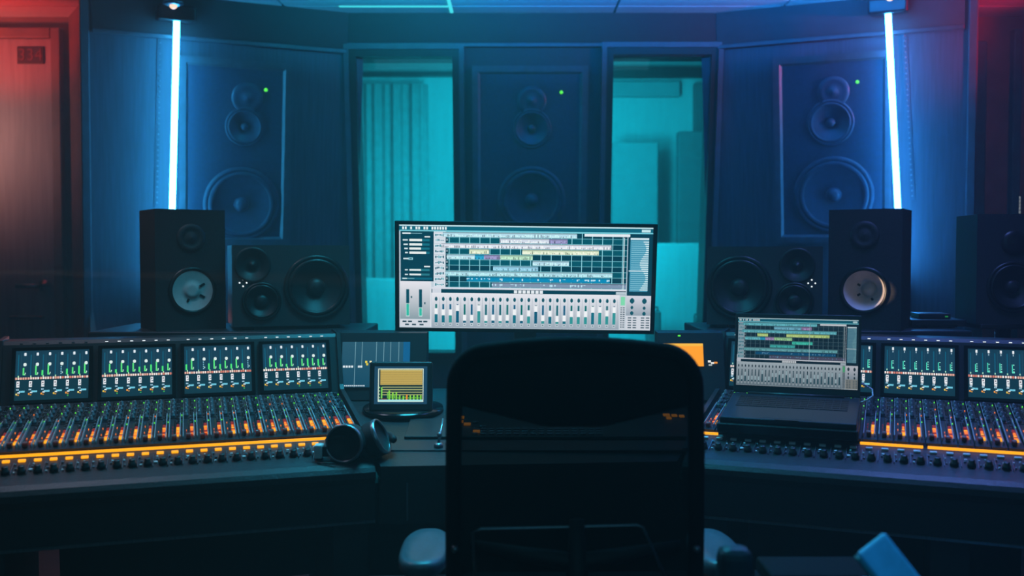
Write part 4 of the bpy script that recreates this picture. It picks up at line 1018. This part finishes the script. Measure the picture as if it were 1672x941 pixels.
# seat, column, star base
mb = MB(); mb.box((0, .06, .50), (.50, .47, .07), 0, None, .03); obj('seat', mb, 'black_soft', ch)
mb = MB(); mb.bb((-.10, -.20, .42), (.10, .12, .466), 0, .01); obj('tilt_mechanism', mb, 'black', ch)
mb = MB(); mb.lathe([(.028, .09), (.028, .25), (.02, .25), (.02, .43)], (0, 0, 0), 'z', 20); obj('gas_column', mb, 'black', ch)
for k in range(5):
    a = 2 * PI * k / 5 + .3; c, s_ = math.cos(a), math.sin(a)
    mb = MB(); mb.tube([(0, 0, .10), (c * .16, s_ * .16, .09), (c * .31, s_ * .31, .072)], [.03, .024, .017], 10); lg = obj('base_leg', mb, 'black', ch)
    mb = MB(); rt = Matrix.Rotation(a, 3, 'Z')
    for dx in (-.013, .013): mb.lathe([(.028, -.009), (.030, 0), (.028, .009)], (c * .31 - s_ * dx, s_ * .31 + c * dx, .03), 'x', 18, rot=Matrix.Rotation(a + PI / 2, 3, 'Z'))
    obj('caster', mb, 'rubber', lg)
# armrests: pads seen from behind
for sx in (-1, 1):
    x = sx * .305; zt_ = .685
    mb = MB(); vs = []; fs = []
    prof = []
    n = 28
    for k in range(n):
        a = 2 * PI * k / n; ca, sa = math.cos(a), math.sin(a)
        prof.append((math.copysign(abs(ca) ** .75, ca) * .052 * (1.0 - .12 * sa * sx * 0), math.copysign(abs(sa) ** .7, sa) * .132))
    for (sc_, z) in ((.80, zt_ - .034), (.97, zt_ - .026), (1.0, zt_ - .014), (.96, zt_ - .004), (.82, zt_ + .001), (.4, zt_ - .001)):
        vs += [(x + px_ * sc_, -.02 + py_ * (1 - (1 - sc_) * .4), z) for (px_, py_) in prof]
    for i in range(5):
        for k in range(n): fs.append((i * n + k, i * n + (k + 1) % n, (i + 1) * n + (k + 1) % n, (i + 1) * n + k))
    fs += [tuple(range(n - 1, -1, -1)), tuple(range(5 * n, 6 * n))]
    mb.add(vs, fs, 0, True); ar = obj('armrest', mb, 'arm_pad', ch)
    mb = MB(); mb.tube([(x, -.02, zt_ - .03), (x, -.02, .52), (sx * .27, -.02, .46), (sx * .18, -.02, .45)], [.022, .022, .02, .016], 10); obj('armrest_post', mb, 'black', ar)
    mb = MB(); mb.lathe([(.007, 0), (.007, -.005), (.0001, -.007)], (0, 0, 0), 'y', 12); obj('frame_bolt', mb, 'alu', ch, loc=(sx * (bwid - .016) , back_y(.735) - .017, .735))

# ------------------------------------------------------------------ things low in the foreground at right, and under the desk
Yc = 1.92
p0 = atY(1234, 908, Yc); p1 = atY(1420, 908, Yc); zc_ = p0.z
t = thing('equipment_trolley', 'low dark trolley with blue-lit edge at the bottom right', 'trolley', ((p0.x + p1.x) / 2, Yc, 0)); w = p1.x - p0.x
mb = MB(); mb.bb((-w / 2, -.12, zc_ - .03), (w / 2, .0, zc_), 0, .006); obj('top', mb, 'dull', t)
for sx in (-1, 1):
    for y in (-.1, -.02): mb = MB(); mb.bb((sx * (w / 2 - .02) - .01, y - .01, 0), (sx * (w / 2 - .02) + .01, y + .01, zc_ - .028)); obj('leg', mb, 'black', t)
mb = MB(); mb.bb((-w / 2 + .01, -.1, .25), (w / 2 - .01, -.02, .27), 0, .004); obj('lower_shelf', mb, 'black', t)
mb = MB(); mb.bb((w / 2 - .06, -.122, zc_ - .02), (w / 2 - .0, -.119, zc_ - .002)); obj('lit_edge', mb, 'blue_gloss', t)  # blue light on the trolley edge put in as a blue strip
q_ = atY(1345, 926, Yc - .12); mb = MB(); mb.lathe([(.009, 0), (.009, -.008), (.006, -.012), (.0001, -.013)], (0, 0, 0), 'y', 16); obj('knob', mb, 'pale', t, loc=(q_.x - (p0.x + p1.x) / 2, -.12, zc_ - .016))
# blue slab leaning
a = atY(1424, 889, 1.55); c = atY(1500, 985, 1.55)
dirv = (c - a); ang_ = math.atan2(dirv.x, -dirv.z)
t = thing('blue_case', 'slanted glossy blue panel at the bottom right corner', 'panel', mtx=Matrix.Translation(a) @ Matrix.Rotation(-ang_, 4, 'Y'))
mb = MB(); mb.bb((-.028, 0, -1.02), (.028, .014, 0), 0, .006); obj('shell', mb, 'blue_gloss', t)
mb = MB(); mb.bb((-.034, -.002, -1.02), (-.027, .016, -.004), 0, .002); obj('rim', mb, 'teal_trim', t)
# dark teal padded stool back
p = atY(1199, 892, 1.62)
t = thing('padded_stool', 'dark teal padded stool back beside the right armrest of the chair', 'stool', (p.x, 1.62, 0))
mb = MB(); vs = []; fs = []; n = 24
mb.box((0, 0, p.z - .11), (.056, .05, .22), 0, None, .018); obj('back_pad', mb, 'teal_pad', t)
mb = MB(); mb.lathe([(.15, .49), (.17, .50), (.17, .535), (.15, .55), (.0001, .552)], (.03, -.16, 0), 'z', 32); obj('seat', mb, 'teal_pad', t)
mb = MB(); mb.tube([(0, .02, p.z - .12), (0, .01, .62), (.01, -.03, .5)], .012, 10); obj('back_post', mb, 'black', t)
for k in range(4):
    a = PI / 4 + k * PI / 2; mb = MB(); mb.tube([(.03 + .09 * math.cos(a), -.16 + .09 * math.sin(a), .5), (.03 + .16 * math.cos(a), -.16 + .16 * math.sin(a), .0)], .011, 8); obj('leg', mb, 'black', t)
# cases under the desk
p = atY(375, 922, 3.5); t = thing('floor_case', 'dark flat case on the floor under the left desk wing', 'case', (p.x, 3.5, 0))
mb = MB(); mb.bb((-.14, 0, .0), (.16, .3, p.z), 0, .01); obj('shell', mb, 'black', t); mb = MB(); mb.bb((-.12, -.004, p.z - .03), (.14, .001, p.z - .012)); obj('edge_band', mb, 'shelf', t)
mb = MB(); a = atY(201, 918, 3.3); mb.tube([(a.x, 3.3, .62), (a.x + .004, 3.31, .4), (a.x - .002, 3.3, .15), (a.x + .03, 3.28, .006), (a.x + .2, 3.25, .006)], .006, 8)
tag(obj('floor_cable', mb, 'black'), 'thin dark cable hanging under the left desk wing', 'cable')

GR = {'soffit_speaker': 'big wall speakers', 'light_tube': 'vertical light tubes', 'studio_monitor_speaker': 'box speakers behind the desk', 'horizontal_speaker': 'three-way speakers lying on the shelves', 'speaker_shelf': 'speaker shelves', 'acoustic_gobo': 'acoustic screens in the live room', 'instrument_case': 'cases in the live room', 'console_wing': 'sections of the mixing console', 'console_centre': 'sections of the mixing console', 'downlight': 'ceiling downlights', 'perforated_strip': 'dotted strips beside the light tubes', 'ceiling_light_strip': 'light strips on the ceiling'}
for o in list(COL.objects):
    b_ = o.name.split('.')[0]
    if o.parent is None and b_ in GR: o['group'] = GR[b_]
# ------------------------------------------------------------------ light
def area(name, loc, tgt, size, rgb, power, sy=None, spread=None):
    l = bpy.data.lights.new(name, 'AREA'); l.energy = power; l.color = tuple(lin(v) for v in rgb); l.size = size
    if sy: l.shape = 'RECTANGLE'; l.size_y = sy
    if spread: l.spread = R(spread)
    o = bpy.data.objects.new(name, l); COL.objects.link(o); o.location = loc
    o.rotation_euler = (Vector(tgt) - Vector(loc)).to_track_quat('-Z', 'Y').to_euler(); return o
def spot(name, loc, tgt, rgb, power, ang=50, blend=.8, rad=.06):
    l = bpy.data.lights.new(name, 'SPOT'); l.energy = power; l.color = tuple(lin(v) for v in rgb); l.spot_size = R(ang); l.spot_blend = blend; l.shadow_soft_size = rad
    o = bpy.data.objects.new(name, l); COL.objects.link(o); o.location = loc
    o.rotation_euler = (Vector(tgt) - Vector(loc)).to_track_quat('-Z', 'Y').to_euler(); return o
# ceiling wash (blue) and cyan accent
area('ceiling_wash', (.7, 4.32, 2.40), (.7, 4.5, 2.9), 2.0, (20, 140, 255), 44, .08)
area('ceiling_wash_cyan', (-.55, 4.35, 2.41), (-.55, 4.55, 2.9), .7, (20, 200, 235), 11.0, .08)
area('live_ceiling_fill', (.12, 5.7, 1.7), (.1, 6.6, 2.9), .45, (16, 205, 232), 30, .4)  # unseen light added behind the pier to brighten the live room ceiling
# live room
area('live_room_light', (.12, 5.5, 1.9), (.0, 7.6, 1.5), .45, (16, 205, 232), 85, 1.3)
# red light from the left over the door
spot('red_lamp', (-2.75, 4.45, 1.95), (-2.5, 4.95, 2.55), (255, 50, 40), 34, 80)
spot('warm_lamp', (-3.05, 4.35, 1.9), (-2.85, 5.1, 1.95), (255, 185, 170), 30, 100, 1.0, .15)
spot('crescent_spot', (-1.6, 2.515, 1.26), (1.142, 3.235, 1.176), (255, 215, 175), 480, 2.0, .3, .006)  # narrow spot added only to light a crescent on the right pale cone
# magenta at right
spot('magenta_lamp', (2.7, 3.9, 2.2), (1.8, 4.75, 2.65), (255, 12, 70), 75, 75)
# overhead cool pools on the desk
area('desk_cyan', (-.1, 2.75, 2.45), (-.1, 2.5, .8), .6, (50, 190, 225), 18, .4, 100)
area('desk_blue', (1.2, 2.75, 2.45), (1.15, 2.4, .8), .6, (100, 130, 235), 10, .4, 100)
area('desk_left', (-1.3, 2.7, 2.45), (-1.0, 2.4, .8), .5, (170, 170, 195), 4, .4, 100)
spot('foreground_cyan', (.85, .55, 1.9), (.60, 1.55, .78), (40, 160, 230), 40, 16, .6, .08)  # spot added to brighten the slanted blue panel
area('floor_fill', (-1.5, 4.2, .95), (-1.4, 3.9, .0), .5, (255, 150, 150), 1.8, .5)  # dim warm light added to lift the floor behind the left wing
# dim fill added behind the camera in place of ambient light
area('room_fill', (0, -.6, 2.3), (0, 3.0, .9), 3.0, (80, 160, 190), 13, 1.4)
w = bpy.data.worlds.new('world'); sc.world = w; w.use_nodes = True
bg = w.node_tree.nodes['Background']; bg.inputs['Color'].default_value = S(40, 70, 100); bg.inputs['Strength'].default_value = .3
vsn = w.node_tree.nodes.new('ShaderNodeVolumeScatter'); vsn.inputs['Density'].default_value = HAZE; vsn.inputs['Anisotropy'].default_value = .2
w.node_tree.links.new(vsn.outputs[0], w.node_tree.nodes['World Output'].inputs['Volume'])

vs_ = sc.view_settings; vs_.view_transform = 'Standard'; vs_.look = 'None'; vs_.exposure = 0.0; vs_.gamma = 1.0; vs_.use_curve_mapping = False
sc.cycles.max_bounces = 6; sc.cycles.sample_clamp_indirect = 4.0; sc.cycles.transparent_max_bounces = 12
